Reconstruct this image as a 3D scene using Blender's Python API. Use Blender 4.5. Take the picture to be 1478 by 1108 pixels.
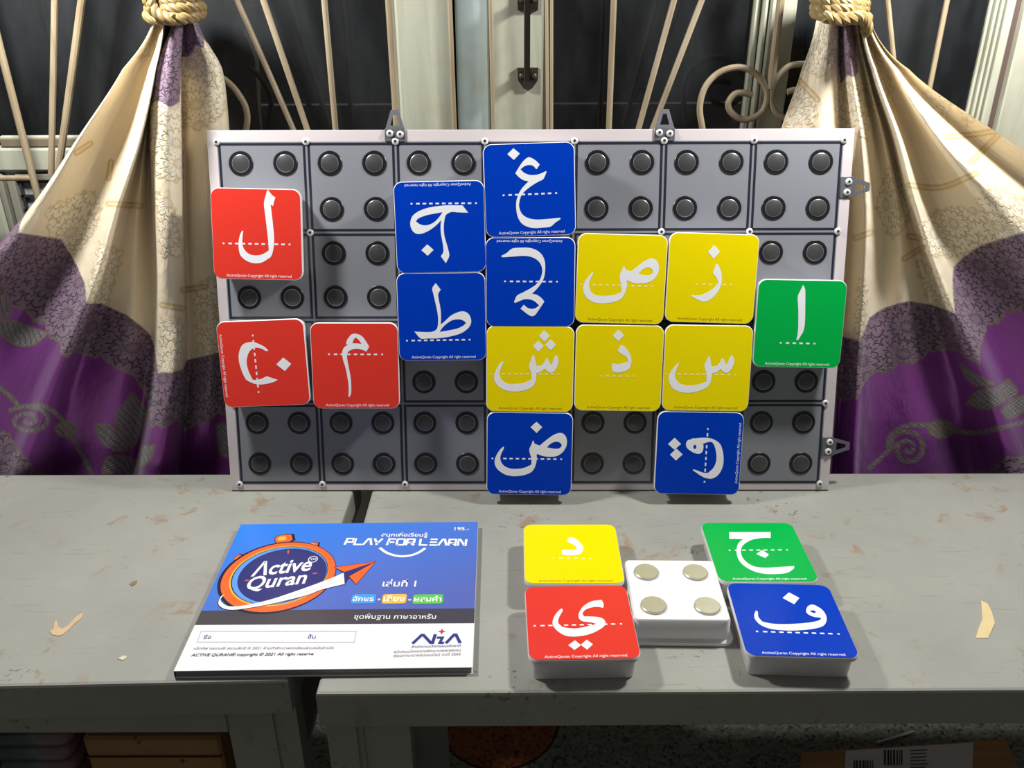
import bpy, math, random
import numpy as np
from mathutils import Matrix, Vector
for _o in list(bpy.data.objects): bpy.data.objects.remove(_o, do_unlink=True)
SC = bpy.context.scene
COL = SC.collection
U = 0.09            # one board cell in metres
ZT = 0.45           # height of the table tops (low benches)
def W3(x, y, z): return Vector((x*U, y*U, ZT+z*U))
# ------------------------------------------------------------------ camera
FPX = 1247.75
CAM = np.array([-0.00184, -8.84895, 5.76632]); YAW, PITCH, ROLL = -0.00189, 0.45505, -0.00407
def cam_axes():
    cy, sy, cp, sp, cr, sr = math.cos(YAW), math.sin(YAW), math.cos(PITCH), math.sin(PITCH), math.cos(ROLL), math.sin(ROLL)
    f = np.array([sy*cp, cy*cp, -sp]); r = np.array([cy, -sy, 0.]); u = np.cross(r, f)
    return cr*r+sr*u, -sr*r+cr*u, f
CR, CU, CF = cam_axes()
cam_data = bpy.data.cameras.new('camera'); cam = bpy.data.objects.new('camera', cam_data); COL.objects.link(cam)
cam_data.sensor_width = 36.0; cam_data.lens = FPX/1478*36.0; cam_data.clip_start = 0.02; cam_data.clip_end = 50
cam.matrix_world = Matrix(((CR[0], CU[0], -CF[0], CAM[0]*U), (CR[1], CU[1], -CF[1], CAM[1]*U), (CR[2], CU[2], -CF[2], ZT+CAM[2]*U), (0, 0, 0, 1)))
SC.camera = cam
def at_depth(px, py, Y):
    d = CF*FPX+CR*(px-739)-CU*(py-554); t = (Y-CAM[1])/d[1]; return CAM+d*t
def at_height(px, py, Z):
    d = CF*FPX+CR*(px-739)-CU*(py-554); t = (Z-CAM[2])/d[2]; return CAM+d*t
# ------------------------------------------------------------------ world, lamps, exposure
SC.view_settings.view_transform = 'Standard'; SC.view_settings.look = 'None'
SC.view_settings.exposure = 0.0; SC.view_settings.gamma = 1.0; SC.view_settings.use_curve_mapping = False
world = bpy.data.worlds.new('room_light'); SC.world = world; world.use_nodes = True
world.node_tree.nodes['Background'].inputs[0].default_value = (1.0, 0.97, 0.93, 1)
world.node_tree.nodes['Background'].inputs[1].default_value = 0.095
LAMPS = [((-4.8, -0.45, 7.7), 17.5), ((4.8, -0.45, 7.7), 17.5)]
for (lx, ly, lz), pw in LAMPS:
    l = bpy.data.lights.new('hanging_lamp_light', 'POINT'); l.energy = pw; l.shadow_soft_size = 0.035; l.color = (1.0, 0.985, 0.95)
    lo = bpy.data.objects.new('hanging_lamp_light', l); COL.objects.link(lo); lo.location = W3(lx, ly, lz)
# ------------------------------------------------------------------ materials
def s(r, g, b):
    f = lambda c: (c/255/12.92) if c/255 <= 0.04045 else ((c/255+0.055)/1.055)**2.4
    return (f(r), f(g), f(b), 1.0)
class NT:
    def __init__(self, name):
        self.m = bpy.data.materials.new(name); self.m.use_nodes = True
        self.t = self.m.node_tree; self.b = self.t.nodes['Principled BSDF']; self.out = self.t.nodes['Material Output']
    def n(self, typ, **kw):
        nd = self.t.nodes.new(typ)
        for k, v in kw.items():
            if k.startswith('i_'):
                k = k[2:]; k = int(k) if k.isdigit() else k.replace('_', ' ')
                self.set(nd.inputs[k], v)
            else: setattr(nd, k, v)
        return nd
    def set(self, sock, v):
        if isinstance(v, bpy.types.NodeSocket): self.t.links.new(v, sock)
        else: sock.default_value = v
    def math(self, op, a, b=0.0, c=None, clamp=False):
        nd = self.t.nodes.new('ShaderNodeMath'); nd.operation = op; nd.use_clamp = clamp
        self.set(nd.inputs[0], a); self.set(nd.inputs[1], b)
        if c is not None: self.set(nd.inputs[2], c)
        return nd.outputs[0]
    def mix(self, fac, a, b):
        nd = self.t.nodes.new('ShaderNodeMix'); nd.data_type = 'RGBA'
        self.set(nd.inputs[0], fac); self.set(nd.inputs[6], a); self.set(nd.inputs[7], b); return nd.outputs[2]
    def ramp(self, fac, pts):
        nd = self.t.nodes.new('ShaderNodeValToRGB'); self.set(nd.inputs[0], fac)
        e = nd.color_ramp.elements
        while len(e) < len(pts): e.new(0.5)
        for el, (p, c) in zip(e, pts): el.position = p; el.color = c if len(c) == 4 else (*c, 1)
        return nd.outputs[0]
    def coord(self, which='Object'): return self.n('ShaderNodeTexCoord').outputs[which]
    def noise(self, vec, scale, detail=4, rough=0.55, dist=0.0):
        nd = self.n('ShaderNodeTexNoise', i_Scale=scale, i_Detail=detail, i_Roughness=rough, i_Distortion=dist); self.set(nd.inputs['Vector'], vec); return nd.outputs['Fac']
    def mapping(self, vec, scale=(1, 1, 1), rot=(0, 0, 0), loc=(0, 0, 0)):
        nd = self.n('ShaderNodeMapping'); self.set(nd.inputs['Vector'], vec); nd.inputs['Scale'].default_value = scale; nd.inputs['Rotation'].default_value = rot; nd.inputs['Location'].default_value = loc; return nd.outputs[0]
    def bump(self, h, strength=0.3, dist=0.001):
        nd = self.n('ShaderNodeBump', i_Strength=strength, i_Distance=dist); self.set(nd.inputs['Height'], h); self.t.links.new(nd.outputs[0], self.b.inputs['Normal'])
    def p(self, **kw):
        for k, v in kw.items(): self.set(self.b.inputs[k.replace('_', ' ')], v)
        return self
MATS = {}
def plain(name, col, rough=0.5, metal=0.0, spec=0.5, grain=0.0, coat=0.0):
    if name in MATS: return MATS[name]
    t = NT(name)
    if grain:
        f = t.noise(t.coord(), 60, 3); c = t.mix(f, tuple(v*(1-grain) for v in col[:3])+(1,), tuple(min(1, v*(1+grain)) for v in col[:3])+(1,)); t.p(Base_Color=c)
    else: t.p(Base_Color=col)
    t.p(Roughness=rough, Metallic=metal); t.b.inputs['Specular IOR Level'].default_value = spec
    if coat: t.b.inputs['Coat Weight'].default_value = coat; t.b.inputs['Coat Roughness'].default_value = 0.08
    MATS[name] = t.m; return t.m
M_WHITE = plain('white_plastic', s(238, 236, 238), 0.35, grain=0.02)
M_RED = plain('red_print', s(224, 58, 46), 0.26, spec=0.25, grain=0.02)
M_YEL = plain('yellow_print', s(240, 220, 0), 0.26, spec=0.25, grain=0.02)
M_BLUE = plain('blue_print', s(0, 58, 184), 0.3, spec=0.1, grain=0.02)
M_GREEN = plain('green_print', s(0, 172, 72), 0.26, spec=0.25, grain=0.02)
M_LETTER = plain('white_letter_print', s(242, 243, 248), 0.25)
M_CAPW = plain('white_caption_print', s(232, 232, 240), 0.3)
M_CAPY = plain('olive_caption_print', s(120, 104, 10), 0.3)
M_DASHY = plain('cream_dash_print', s(250, 240, 150), 0.3)
M_CELL = plain('grey_board_print', s(130, 133, 140), 0.22, grain=0.015)
M_MARGIN = plain('pale_board_edge', s(200, 192, 194), 0.35, grain=0.03)
M_LINE = plain('navy_line_print', s(38, 40, 52), 0.25)
M_RING = plain('black_rubber_ring', s(22, 22, 28), 0.35)
M_MAG = plain('dark_magnet_metal', s(74, 74, 76), 0.35, metal=0.3, grain=0.12)
M_NICKEL = plain('nickel_magnet_metal', s(196, 194, 176), 0.3, metal=0.45, grain=0.06)
M_STEEL = plain('bright_steel', s(225, 225, 225), 0.3, metal=0.25)
M_DARK = plain('dark_recess', s(20, 20, 22), 0.6)
M_BRACKET = plain('grey_zinc_bracket', s(112, 114, 122), 0.4, metal=0.5, grain=0.08)
# grey painted steel with scuffs, specks and rust
def make_paint():
    t = NT('grey_painted_steel'); v = t.coord()
    big = t.noise(v, 6, 5, 0.6); c = t.ramp(big, [(0.3, s(146, 147, 140)), (0.7, s(164, 164, 156))])
    sp = t.noise(t.mapping(v, (1, 1, 1)), 150, 2, 0.6); spm = t.noise(v, 9, 3); 
    spk = t.math('MULTIPLY', t.ramp(sp, [(0.64, (0, 0, 0, 1)), (0.68, (1, 1, 1, 1))]), t.ramp(spm, [(0.52, (0, 0, 0, 1)), (0.62, (1, 1, 1, 1))]))
    c = t.mix(t.math('MULTIPLY', spk, 0.7), c, s(92, 87, 80))
    ru = t.noise(v, 38, 4, 0.65, 0.4); rum = t.noise(t.mapping(v, loc=(3, 7, 1)), 7, 2)
    rk = t.math('MULTIPLY', t.ramp(ru, [(0.57, (0, 0, 0, 1)), (0.66, (1, 1, 1, 1))]), t.ramp(rum, [(0.47, (0, 0, 0, 1)), (0.58, (1, 1, 1, 1))]))
    c = t.mix(t.math('MULTIPLY', rk, 0.6), c, s(146, 116, 84))
    st = t.noise(t.mapping(v, (26, 420, 10), (0, 0, 0.75)), 1.0, 2, 0.5); stm = t.noise(t.mapping(v, loc=(1, 2, 5)), 8, 2)
    sk = t.math('MULTIPLY', t.ramp(st, [(0.66, (0, 0, 0, 1)), (0.70, (1, 1, 1, 1))]), t.ramp(stm, [(0.42, (0, 0, 0, 1)), (0.52, (1, 1, 1, 1))]))
    c = t.mix(t.math('MULTIPLY', sk, 0.3), c, s(112, 106, 96))
    t.p(Base_Color=c, Roughness=0.42); t.bump(sp, 0.05, 0.0005); return t.m
M_PAINT = make_paint()
def make_framepaint(name, a, b, rough=0.5):
    t = NT(name); v = t.coord()
    f = t.noise(t.mapping(v, (60, 60, 6)), 1.0, 4, 0.6); c = t.ramp(f, [(0.3, b), (0.55, a)])
    d = t.noise(v, 14, 3, 0.6); c = t.mix(t.ramp(d, [(0.58, (0, 0, 0, 1)), (0.8, (.5, .5, .5, 1))]), c, s(150, 135, 100))
    t.p(Base_Color=c, Roughness=rough); return t.m
M_FRAME = make_framepaint('cream_frame_paint', s(178, 179, 162), s(158, 159, 142))
M_POST = make_framepaint('pale_blue_post_paint', s(176, 192, 192), s(166, 182, 184))
M_GRILLE = make_framepaint('beige_grille_paint', s(158, 144, 120), s(130, 114, 90), 0.4)
M_IRON = plain('blackened_iron', s(66, 60, 54), 0.4, metal=0.6, grain=0.15)
M_BEAD = plain('brown_glazing_bead', s(120, 108, 92), 0.5, grain=0.1)
def make_glass():
    t = NT('night_window_glass'); v = t.coord()
    f = t.noise(t.mapping(v, (1, 1, .4)), 9, 5, 0.65); c = t.ramp(f, [(0.35, s(22, 23, 25)), (0.75, s(54, 56, 58))])
    t.p(Base_Color=c, Roughness=0.05); t.b.inputs['Specular IOR Level'].default_value = 0.6
    tr = t.n('ShaderNodeBsdfTransparent'); mx = t.n('ShaderNodeMixShader', i_Fac=0.9)
    t.t.links.new(tr.outputs[0], mx.inputs[1]); t.t.links.new(t.b.outputs[0], mx.inputs[2]); t.t.links.new(mx.outputs[0], t.out.inputs[0]); return t.m
M_GLASS = make_glass()
M_WALL = plain('grey_plaster', s(150, 148, 140), 0.8, grain=0.05)
M_NIGHT = plain('night_outside', s(14, 15, 16), 0.9)
# ------------------------------------------------------------------ mesh helpers
def tag(o, label=None, cat=None, group=None, kind=None):
    if label: o['label'] = label
    if cat: o['category'] = cat
    if group: o['group'] = group
    if kind: o['kind'] = kind
    return o
def link(name, mesh, mat, parent=None, mw=None):
    o = bpy.data.objects.new(name, mesh); COL.objects.link(o)
    if mat is not None and len(mesh.materials) == 0: mesh.materials.append(mat)
    if parent is not None: o.parent = parent
    if mw is not None: o.matrix_local = mw
    return o
def empty(name, mw=None):
    o = bpy.data.objects.new(name, None); COL.objects.link(o); o.empty_display_size = 0.02
    if mw is not None: o.matrix_world = mw
    return o
class MB:
    def __init__(self): self.v = []; self.f = []
    def add(self, v, f):
        k = len(self.v); self.v += [tuple(p) for p in v]; self.f += [tuple(i+k for i in q) for q in f]; return self
    def loft(self, loops, cap0=True, cap1=True, closed=True):
        n = len(loops[0]); v = [p for L in loops for p in L]; f = []
        for a in range(len(loops)-1):
            for i in range(n if closed else n-1):
                j = (i+1) % n; f.append((a*n+i, a*n+j, (a+1)*n+j, (a+1)*n+i))
        if cap0: f.append(tuple(range(n-1, -1, -1)))
        if cap1: f.append(tuple((len(loops)-1)*n+i for i in range(n)))
        return self.add(v, f)
    def box(self, a, b, bev=0.0):
        (x0, y0, z0), (x1, y1, z1) = [tuple(min(p, q) for p, q in zip(a, b)), tuple(max(p, q) for p, q in zip(a, b))]
        if bev <= 0:
            return self.loft([[(x0, y0, z), (x1, y0, z), (x1, y1, z), (x0, y1, z)] for z in (z0, z1)])
        e = bev
        L = lambda i, z: [(x0+i+e, y0+i, z), (x1-i-e, y0+i, z), (x1-i, y0+i+e, z), (x1-i, y1-i-e, z), (x1-i-e, y1-i, z), (x0+i+e, y1-i, z), (x0+i, y1-i-e, z), (x0+i, y0+i+e, z)]
        return self.loft([L(e, z0), L(0, z0+e), L(0, z1-e), L(e, z1)])
    def tube(self, path, r, n=10, cap=True):
        P = [Vector(p) for p in path]; loops = []; prev = None
        for i, p in enumerate(P):
            d = (P[min(i+1, len(P)-1)]-P[max(i-1, 0)]).normalized()
            a = prev if prev is not None else (Vector((0, 0, 1)) if abs(d.z) < 0.9 else Vector((1, 0, 0)))
            x = (a-d*a.dot(d)).normalized(); prev = x; y = d.cross(x)
            rr = r[i] if isinstance(r, (list, tuple)) else r
            loops.append([p+x*(rr*math.cos(2*math.pi*k/n))+y*(rr*math.sin(2*math.pi*k/n)) for k in range(n)])
        return self.loft(loops, cap, cap)
    def lathe(self, prof, n=28, c=(0, 0)):
        loops = [[(c[0]+r*math.cos(2*math.pi*k/n), c[1]+r*math.sin(2*math.pi*k/n), z) for k in range(n)] for r, z in prof]
        return self.loft(loops)
    def mesh(self, name, smooth=35):
        m = bpy.data.meshes.new(name); m.from_pydata(self.v, [], self.f); m.update()
        if smooth:
            m.shade_smooth(); m.set_sharp_from_angle(angle=math.radians(smooth))
        return m
    def build(self, name, mat, parent=None, mw=None, smooth=35): return link(name, self.mesh(name, smooth), mat, parent, mw)
def rrect(w, h, r, z, n=6, cx=0, cy=0):
    out = []
    for sx, sy, a0 in ((1, 1, 0), (-1, 1, 90), (-1, -1, 180), (1, -1, 270)):
        for k in range(n+1):
            a = math.radians(a0+90*k/n); out.append((cx+sx*(w/2-r)+r*math.cos(a), cy+sy*(h/2-r)+r*math.sin(a), z))
    return out
def smooth_poly(P, closed=True, sharp=48, sub=4):
    n = len(P); P = [Vector((p[0], p[1])) for p in P]; out = []
    def corner(i):
        if not closed and i in (0, n-1): return True
        a = P[i]-P[i-1]; b = P[(i+1) % n]-P[i]
        if a.length < 1e-9 or b.length < 1e-9: return True
        return abs(a.angle_signed(b)) > math.radians(sharp)
    K = [corner(i) for i in range(n)]
    for i in range(n if closed else n-1):
        p1, p2 = P[i], P[(i+1) % n]; p0, p3 = P[i-1], P[(i+2) % n]
        m1 = (p2-p1) if K[i] else (p2-p0)*0.5; m2 = (p2-p1) if K[(i+1) % n] else (p3-p1)*0.5
        L = (p2-p1).length
        for m in (m1, m2):
            if m.length > 1.4*L: m *= 1.4*L/m.length
        for k in range(sub):
            t = k/sub; out.append(tuple(p1*(2*t**3-3*t**2+1)+m1*(t**3-2*t**2+t)+p2*(-2*t**3+3*t**2)+m2*(t**3-t**2)))
    if not closed: out.append(tuple(P[-1]))
    return out
def flat_mesh(name, loops, z=0.0, th=0.00012):
    c = bpy.data.curves.new(name, 'CURVE'); c.dimensions = '2D'; c.fill_mode = 'BOTH'; c.extrude = th/2
    for L in loops:
        sp = c.splines.new('POLY'); sp.points.add(len(L)-1)
        for pt, q in zip(sp.points, L): pt.co = (q[0], q[1], 0, 1)
        sp.use_cyclic_u = True
    o = bpy.data.objects.new(name, c); m = bpy.data.meshes.new_from_object(o); m.name = name
    bpy.data.objects.remove(o); bpy.data.curves.remove(c)
    m.transform(Matrix.Translation((0, 0, z+th/2))); m.materials.clear(); return m
def text_mesh(name, txt, x0, y0, x1, y1, z, height=None, bold=0.0, shear=0.0, th=0.00001):
    """text set between two baseline points (metres)"""
    c = bpy.data.curves.new(name, 'FONT'); c.body = txt; c.offset = bold; c.fill_mode = 'BOTH'; c.resolution_u = 3
    o = bpy.data.objects.new(name, c); m = bpy.data.meshes.new_from_object(o); m.name = name
    bpy.data.objects.remove(o); bpy.data.curves.remove(c)
    for v in m.vertices: v.co.x += shear*v.co.y
    xs = [v.co.x for v in m.vertices]; a, b = min(xs), max(xs); w = math.hypot(x1-x0, y1-y0); k = w/(b-a)
    ky = k if height is None else height/0.72
    for v in m.vertices: v.co = ((v.co.x-a)*k, v.co.y*ky, z+th)
    m.transform(Matrix.Translation((x0, y0, 0)) @ Matrix.Rotation(math.atan2(y1-y0, x1-x0), 4, 'Z')); m.materials.clear(); return m
def ribbon(P, w, closed=False):
    P = [Vector(p) for p in P]; n = len(P); L = []; R = []
    for i in range(n):
        a = (P[i]-P[i-1]) if (i > 0 or closed) else None; b = (P[(i+1) % n]-P[i]) if (i < n-1 or closed) else None
        if a is None: a = b
        if b is None: b = a
        a = a.normalized(); b = b.normalized(); na = Vector((-a.y, a.x)); nb = Vector((-b.y, b.x)); m = (na+nb)
        m = m/max(m.length, 1e-6); m *= min(1/max(m.dot(na), 0.3), 1.9)*w/2
        L.append(tuple(P[i]+m)); R.append(tuple(P[i]-m))
    return L, R, closed
def strip_mesh(name, ribbons, z):
    mb = MB()
    for L, R, closed in ribbons:
        n = len(L); f = [(i, n+i, n+(i+1) % n, (i+1) % n) for i in range(n if closed else n-1)]
        mb.add([(x, y, z) for x, y in L]+[(x, y, z) for x, y in R], f)
    return mb.mesh(name, 0)
# ------------------------------------------------------------------ the setting
def floor_mat():
    t = NT('terrazzo_floor'); v = t.coord()
    vo = t.n('ShaderNodeTexVoronoi', i_Scale=260.0, feature='F1'); t.set(vo.inputs['Vector'], v)
    sep = t.n('ShaderNodeSeparateColor'); t.set(sep.inputs[0], vo.outputs['Color'])
    c = t.ramp(sep.outputs[0], [(0.0, s(52, 54, 50)), (0.2, s(104, 106, 98)), (0.6, s(120, 122, 112)), (1.0, s(138, 138, 128))])
    c2 = t.ramp(sep.outputs[1], [(0.0, s(70, 34, 22)), (0.3, s(128, 72, 44)), (1.0, s(150, 92, 60))])
    g = t.n('ShaderNodeVectorMath', operation='DISTANCE'); t.set(g.inputs[0], v); g.inputs[1].default_value = (-.25*U, 1.08*U, 0)
    c = t.mix(t.math('LESS_THAN', g.outputs['Value'], .93*U), c, c2)
    rim = t.math('COMPARE', g.outputs['Value'], .93*U, .018*U); c = t.mix(rim, c, s(24, 22, 20))
    t.p(Base_Color=c, Roughness=0.3); return t.m
tag(MB().box((-16*U, -30*U, -0.03), (16*U, 2.1*U, 0)).build('floor', floor_mat()), kind='structure')
wall = MB()
wall.box(W3(-16, 2.12, -5), W3(16, 2.6, 2.2)); tag(wall.build('wall_back', M_WALL), kind='structure')
tag(MB().box(W3(-16, 6, -5), W3(16, 6.2, 12)).build('added_night_backdrop', M_NIGHT), kind='structure')  # added dark sheet beyond the panes, keeps the world light out of the glass
def wbox(a, b, bev=0.02): return MB().box(W3(*a), W3(*b), bev*U)
ZB, ZW = 3.43, 9.0
# left window sash
w1 = MB()
w1.box(W3(-1.345, 1.85, 3.43), W3(-.70, 2.2, ZW), .03*U); w1.box(W3(-6.48, 1.97, 3.43), W3(-1.345, 2.2, 3.72), .03*U)
w1.box(W3(-7.6, 1.97, 2.1), W3(-6.48, 2.2, ZW), .03*U); w1.box(W3(-6.32, 2.02, 3.72), W3(-1.345, 2.16, 3.86), .02*U)
w1.box(W3(-1.40, 1.95, 3.86), W3(-1.345, 2.16, ZW), .01*U)
o = tag(w1.build('window_1', M_FRAME), kind='structure')
MB().box(W3(-6.32, 2.05, 3.72), W3(-1.345, 2.09, ZW)).build('pane', M_GLASS, o)
bd = MB(); bd.box(W3(-6.3, 1.99, 3.73), W3(-1.36, 2.05, 3.83), .01*U); bd.build('glazing_bead', M_BEAD, o)
# lattice vent under the left window
t = NT('light_glimpse_vent'); t.p(Base_Color=t.ramp(t.noise(t.coord(), 30, 3), [(0.4, s(90, 94, 96)), (0.6, s(210, 214, 216))]), Roughness=0.7); M_VENT = t.m  # backing painted paler against the shade, blotches stand in for glimpses of light
o = tag(MB().box(W3(-6.48, 2.08, 2.2), W3(-1.0, 2.12, 3.43)).build('window_4', M_VENT), kind='structure')
lat = MB()
x = -6.22
for k in range(28): lat.box(W3(x+.2*k, 2.03, 2.2), W3(x+.2*k+.03, 2.07, 3.30))
for k in range(7): lat.box(W3(-6.24, 2.03, 2.2+.18*k), W3(-1.0, 2.06, 2.2+.18*k+.028))
lat.build('wire_mesh', plain('dark_mesh_wire', s(44, 46, 48), 0.5), o)
ls = MB(); ls.box(W3(-6.45, 1.95, 2.2), W3(-6.38, 2.1, 3.40), .015*U); ls.box(W3(-6.34, 1.97, 2.2), W3(-6.24, 2.1, 3.38), .015*U); ls.box(W3(-6.24, 2.0, 3.31), W3(-1.0, 2.1, 3.40), .015*U)
ls.build('frame', make_framepaint('grey_frame_paint', s(140, 138, 126), s(110, 108, 98)), o)
# pale blue post between the sashes
tag(wbox((-.66, 1.92, 2.2), (-.275, 2.2, ZW)).build('trim_1', M_POST), kind='structure')
# right-hand sash with the pull handle
w2 = MB()
w2.box(W3(-.25, 1.85, 3.3), W3(.36, 2.2, ZW), .03*U); w2.box(W3(.36, 1.97, 3.2), W3(2.78, 2.2, 3.6), .03*U)
for a, b, yf in ((2.78, 2.86, 1.98), (2.87, 2.93, 1.9), (2.94, 3.24, 1.86)): w2.box(W3(a, yf, 3.2), W3(b, 2.2, ZW), .02*U)
win2 = tag(w2.build('window_2', M_FRAME), kind='structure')
MB().box(W3(.36, 2.05, 3.6), W3(2.78, 2.09, ZW)).build('pane', M_GLASS, win2)
MB().box(W3(.365, 1.93, 3.6), W3(.40, 2.05, ZW)).build('glazing_bead', M_BEAD, win2)
h = MB()
a0 = at_depth(761, -6, 1.62); a1 = at_depth(763, 118, 1.62)
h.box(W3(a0[0]-.035, 1.60, a1[2]), W3(a0[0]+.035, 1.68, a0[2]), .01*U)
for zz in (a0[2]-.02, a1[2]+.12):
    h.box(W3(a0[0]-.03, 1.62, zz-.1), W3(a0[0]+.03, 1.85, zz), .01*U)
hd = h.build('handle', M_IRON, win2)
for (py, dn) in ((1, False), (104, True)):
    c = at_depth(762, py, 1.80); X = c[0]
    zz = [at_depth(762, py+d, 1.80)[2] for d in ((-14, 14, 14) if not dn else (-6, 12, 24))]
    prof = [(X-.12, zz[0]), (X+.12, zz[0]), (X+.115, zz[1]), (X+.05, zz[2]), (X-.05, zz[2]), (X-.115, zz[1])]
    MB().loft([[W3(px_, 1.80, pz_) for px_, pz_ in prof], [W3(px_, 1.86, pz_) for px_, pz_ in prof]]).build('mounting_plate', M_IRON, hd)
    for dx in (-.07, .07):
        m = MB().lathe([(.032*U, 0), (.032*U, .008*U), (.02*U, .02*U)], 12)
        m.build('screw', plain('rusty_screw', s(112, 92, 76), 0.4, metal=0.6, grain=0.1), hd, Matrix.Translation(W3(X+dx, 1.80, zz[0]-.09)) @ Matrix.Rotation(math.pi/2, 4, 'X'))
# far right window and its frame
w3 = MB()
w3.box(W3(3.24, 1.97, 3.2), W3(5.50, 2.2, 3.5), .03*U)
for a, b, yf in ((5.50, 5.535, 2.0), (5.55, 5.585, 1.96), (5.60, 5.635, 1.93), (5.65, 5.745, 1.90), (5.835, 9.5, 1.86)): w3.box(W3(a, yf, 2.2), W3(b, 2.2, ZW), .015*U)
o = tag(w3.build('window_3', M_FRAME), kind='structure')
MB().box(W3(3.24, 2.05, 3.5), W3(5.50, 2.09, ZW)).build('pane', M_GLASS, o)
MB().box(W3(5.745, 1.97, 2.2), W3(5.835, 2.2, ZW)).build('gap_filler', plain('dark_brown_gap', s(86, 70, 64), 0.7), o)
# ------------------------------------------------------------------ window grilles
GY = 1.5
def gpts(L, y=GY): return [W3(*at_depth(px, py, y)) for px, py in L]
def extend(p, q, k):   # carry a bar on beyond the frame
    return (p[0]+(p[0]-q[0])*k, p[1]+(p[1]-q[1])*k)
def grille(label, bars, scrolls):
    root = empty('window_grille', Matrix.Translation(gpts([bars[0][1]])[0])); inv = root.matrix_world.inverted()
    tag(root, label, 'window grille')
    for p, q, r in bars:
        p2 = extend(p, q, 0.5) if p[1] <= 0 else p
        pts = [inv @ v for v in gpts([p2, ((p2[0]+q[0])/2, (p2[1]+q[1])/2), q])]
        MB().tube(pts, r*U, 10).build('bar', M_GRILLE, root)
    for L in scrolls:
        P = smooth_poly(L, closed=False, sharp=80, sub=5)
        MB().tube([inv @ v for v in gpts(P)], .036*U, 10).build('scroll', M_GRILLE, root)
    return root
grille('beige iron grille with splayed bars across the left window',
       [((0, 68), (57, 292), .042), ((79, 0), (74, 252), .036), ((118, 0), (84, 252), .042), ((342, 0), (432, 206), .033), ((380, 0), (450, 206), .036), ((468, 0), (486, 206), .034),
        ((561, 0), (574, 206), .04), ((649, 0), (657, 206), .026), ((-30, 257), (48, 257), .033), ((-40, -90), (0, 68), .042)],
       [[(322, 113), (336, 125), (347, 140), (354, 153), (357, 168), (356, 182), (352, 205)]])
grille('beige iron grille with splayed bars and paired scrolls across the right window',
       [((708, 0), (712, 206), .022), ((789, 0), (791, 206), .02), ((796, 0), (796, 206), .02), ((886, 0), (878, 206), .034), ((973, 0), (916, 206), .034), ((1013, 0), (934, 206), .034), ((1127, 0), (1112, 128), .045),
        ((1244, 0), (1252, 70), .03), ((1281, 0), (1290, 90), .03), ((1367, 0), (1340, 135), .03)],
       [[(1016, 204), (1014, 186), (1010, 160), (1013, 138), (1022, 119), (1041, 103), (1067, 97), (1089, 105), (1104, 124), (1107, 142), (1098, 163), (1075, 173), (1056, 163), (1051, 149), (1060, 136), (1072, 134), (1086, 137)],
        [(1165, 93), (1150, 93), (1135, 98), (1119, 116), (1112, 140), (1118, 160), (1134, 171), (1150, 170)], [(1136, 133), (1148, 130), (1160, 135)]])
# ------------------------------------------------------------------ tables
def quad_top(front_l, front_r, back_r, back_l, label):
    root = empty('metal_table', Matrix.Translation(W3((front_l[0]+front_r[0])/2, -1.4, -5))); inv = root.matrix_world.inverted()
    tag(root, label, 'table')
    c = [Vector((p[0], p[1])) for p in (front_l, front_r, back_r, back_l)]; cen = sum(c, Vector((0, 0)))/4
    def loop(i, z): return [inv @ W3(p.x-(i if p.x > cen.x else -i), p.y-(i if p.y > cen.y else -i), z) for p in c]
    MB().loft([loop(0.0, -.40), loop(0, -.03), loop(.008, -.01), loop(.03, 0)], cap0=True).build('tabletop', M_PAINT, root, smooth=20)
    return root, inv
tl, inv = quad_top((-9.5, -3.26), (-2.031, -3.068), (-1.94, .40), (-9.5, .41), 'left grey steel bench table with the workbook bridging its right edge')
b = MB(); b.box(inv @ W3(-9.4, -2.98, -.74), inv @ W3(-2.70, -2.9, -.38)); b.build('rail', M_PAINT, tl)
for lx, ly in ((-2.38, -2.95), (-2.38, .1), (-9.2, -2.95), (-9.2, .1)):
    sg = 1 if lx > -5 else -1
    b = MB(); b.box(inv @ W3(lx-.32*sg, ly, -5), inv @ W3(lx+.11*sg, ly+.04, -.4)); b.box(inv @ W3(lx+.11*sg, ly+.03, -5), inv @ W3(lx+.33*sg, ly+.25, -.4))
    b.build('leg', M_PAINT, tl)
b = MB(); b.box(inv @ W3(-9.4, -2.8, -2.12), inv @ W3(-2.3, .2, -2.03)); b.build('shelf', M_PAINT, tl)
tr, inv = quad_top((-1.749, -3.232), (9.2, -3.19), (9.2, .37), (-1.72, .385), 'right grey steel bench table with the loose letter tiles on it')
b = MB(); b.box(inv @ W3(-1.0, -3.12, -.50), inv @ W3(9.0, -3.05, -.38)); b.build('rail', M_PAINT, tr)
for lx, ly in ((-1.55, -3.15), (-1.55, .1), (8.9, -3.15), (8.9, .1)):
    sg = 1 if lx < 5 else -1
    b = MB(); b.box(inv @ W3(lx-.17*sg, ly, -5), inv @ W3(lx+.10*sg, ly+.05, -.4)); b.box(inv @ W3(lx+.14*sg, ly+.08, -5), inv @ W3(lx+.58*sg, ly+.16, -.4)); b.box(inv @ W3(lx+.07*sg, ly+.05, -5), inv @ W3(lx+.15*sg, ly+.2, -.4))
    b.build('leg', M_PAINT, tr)
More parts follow.
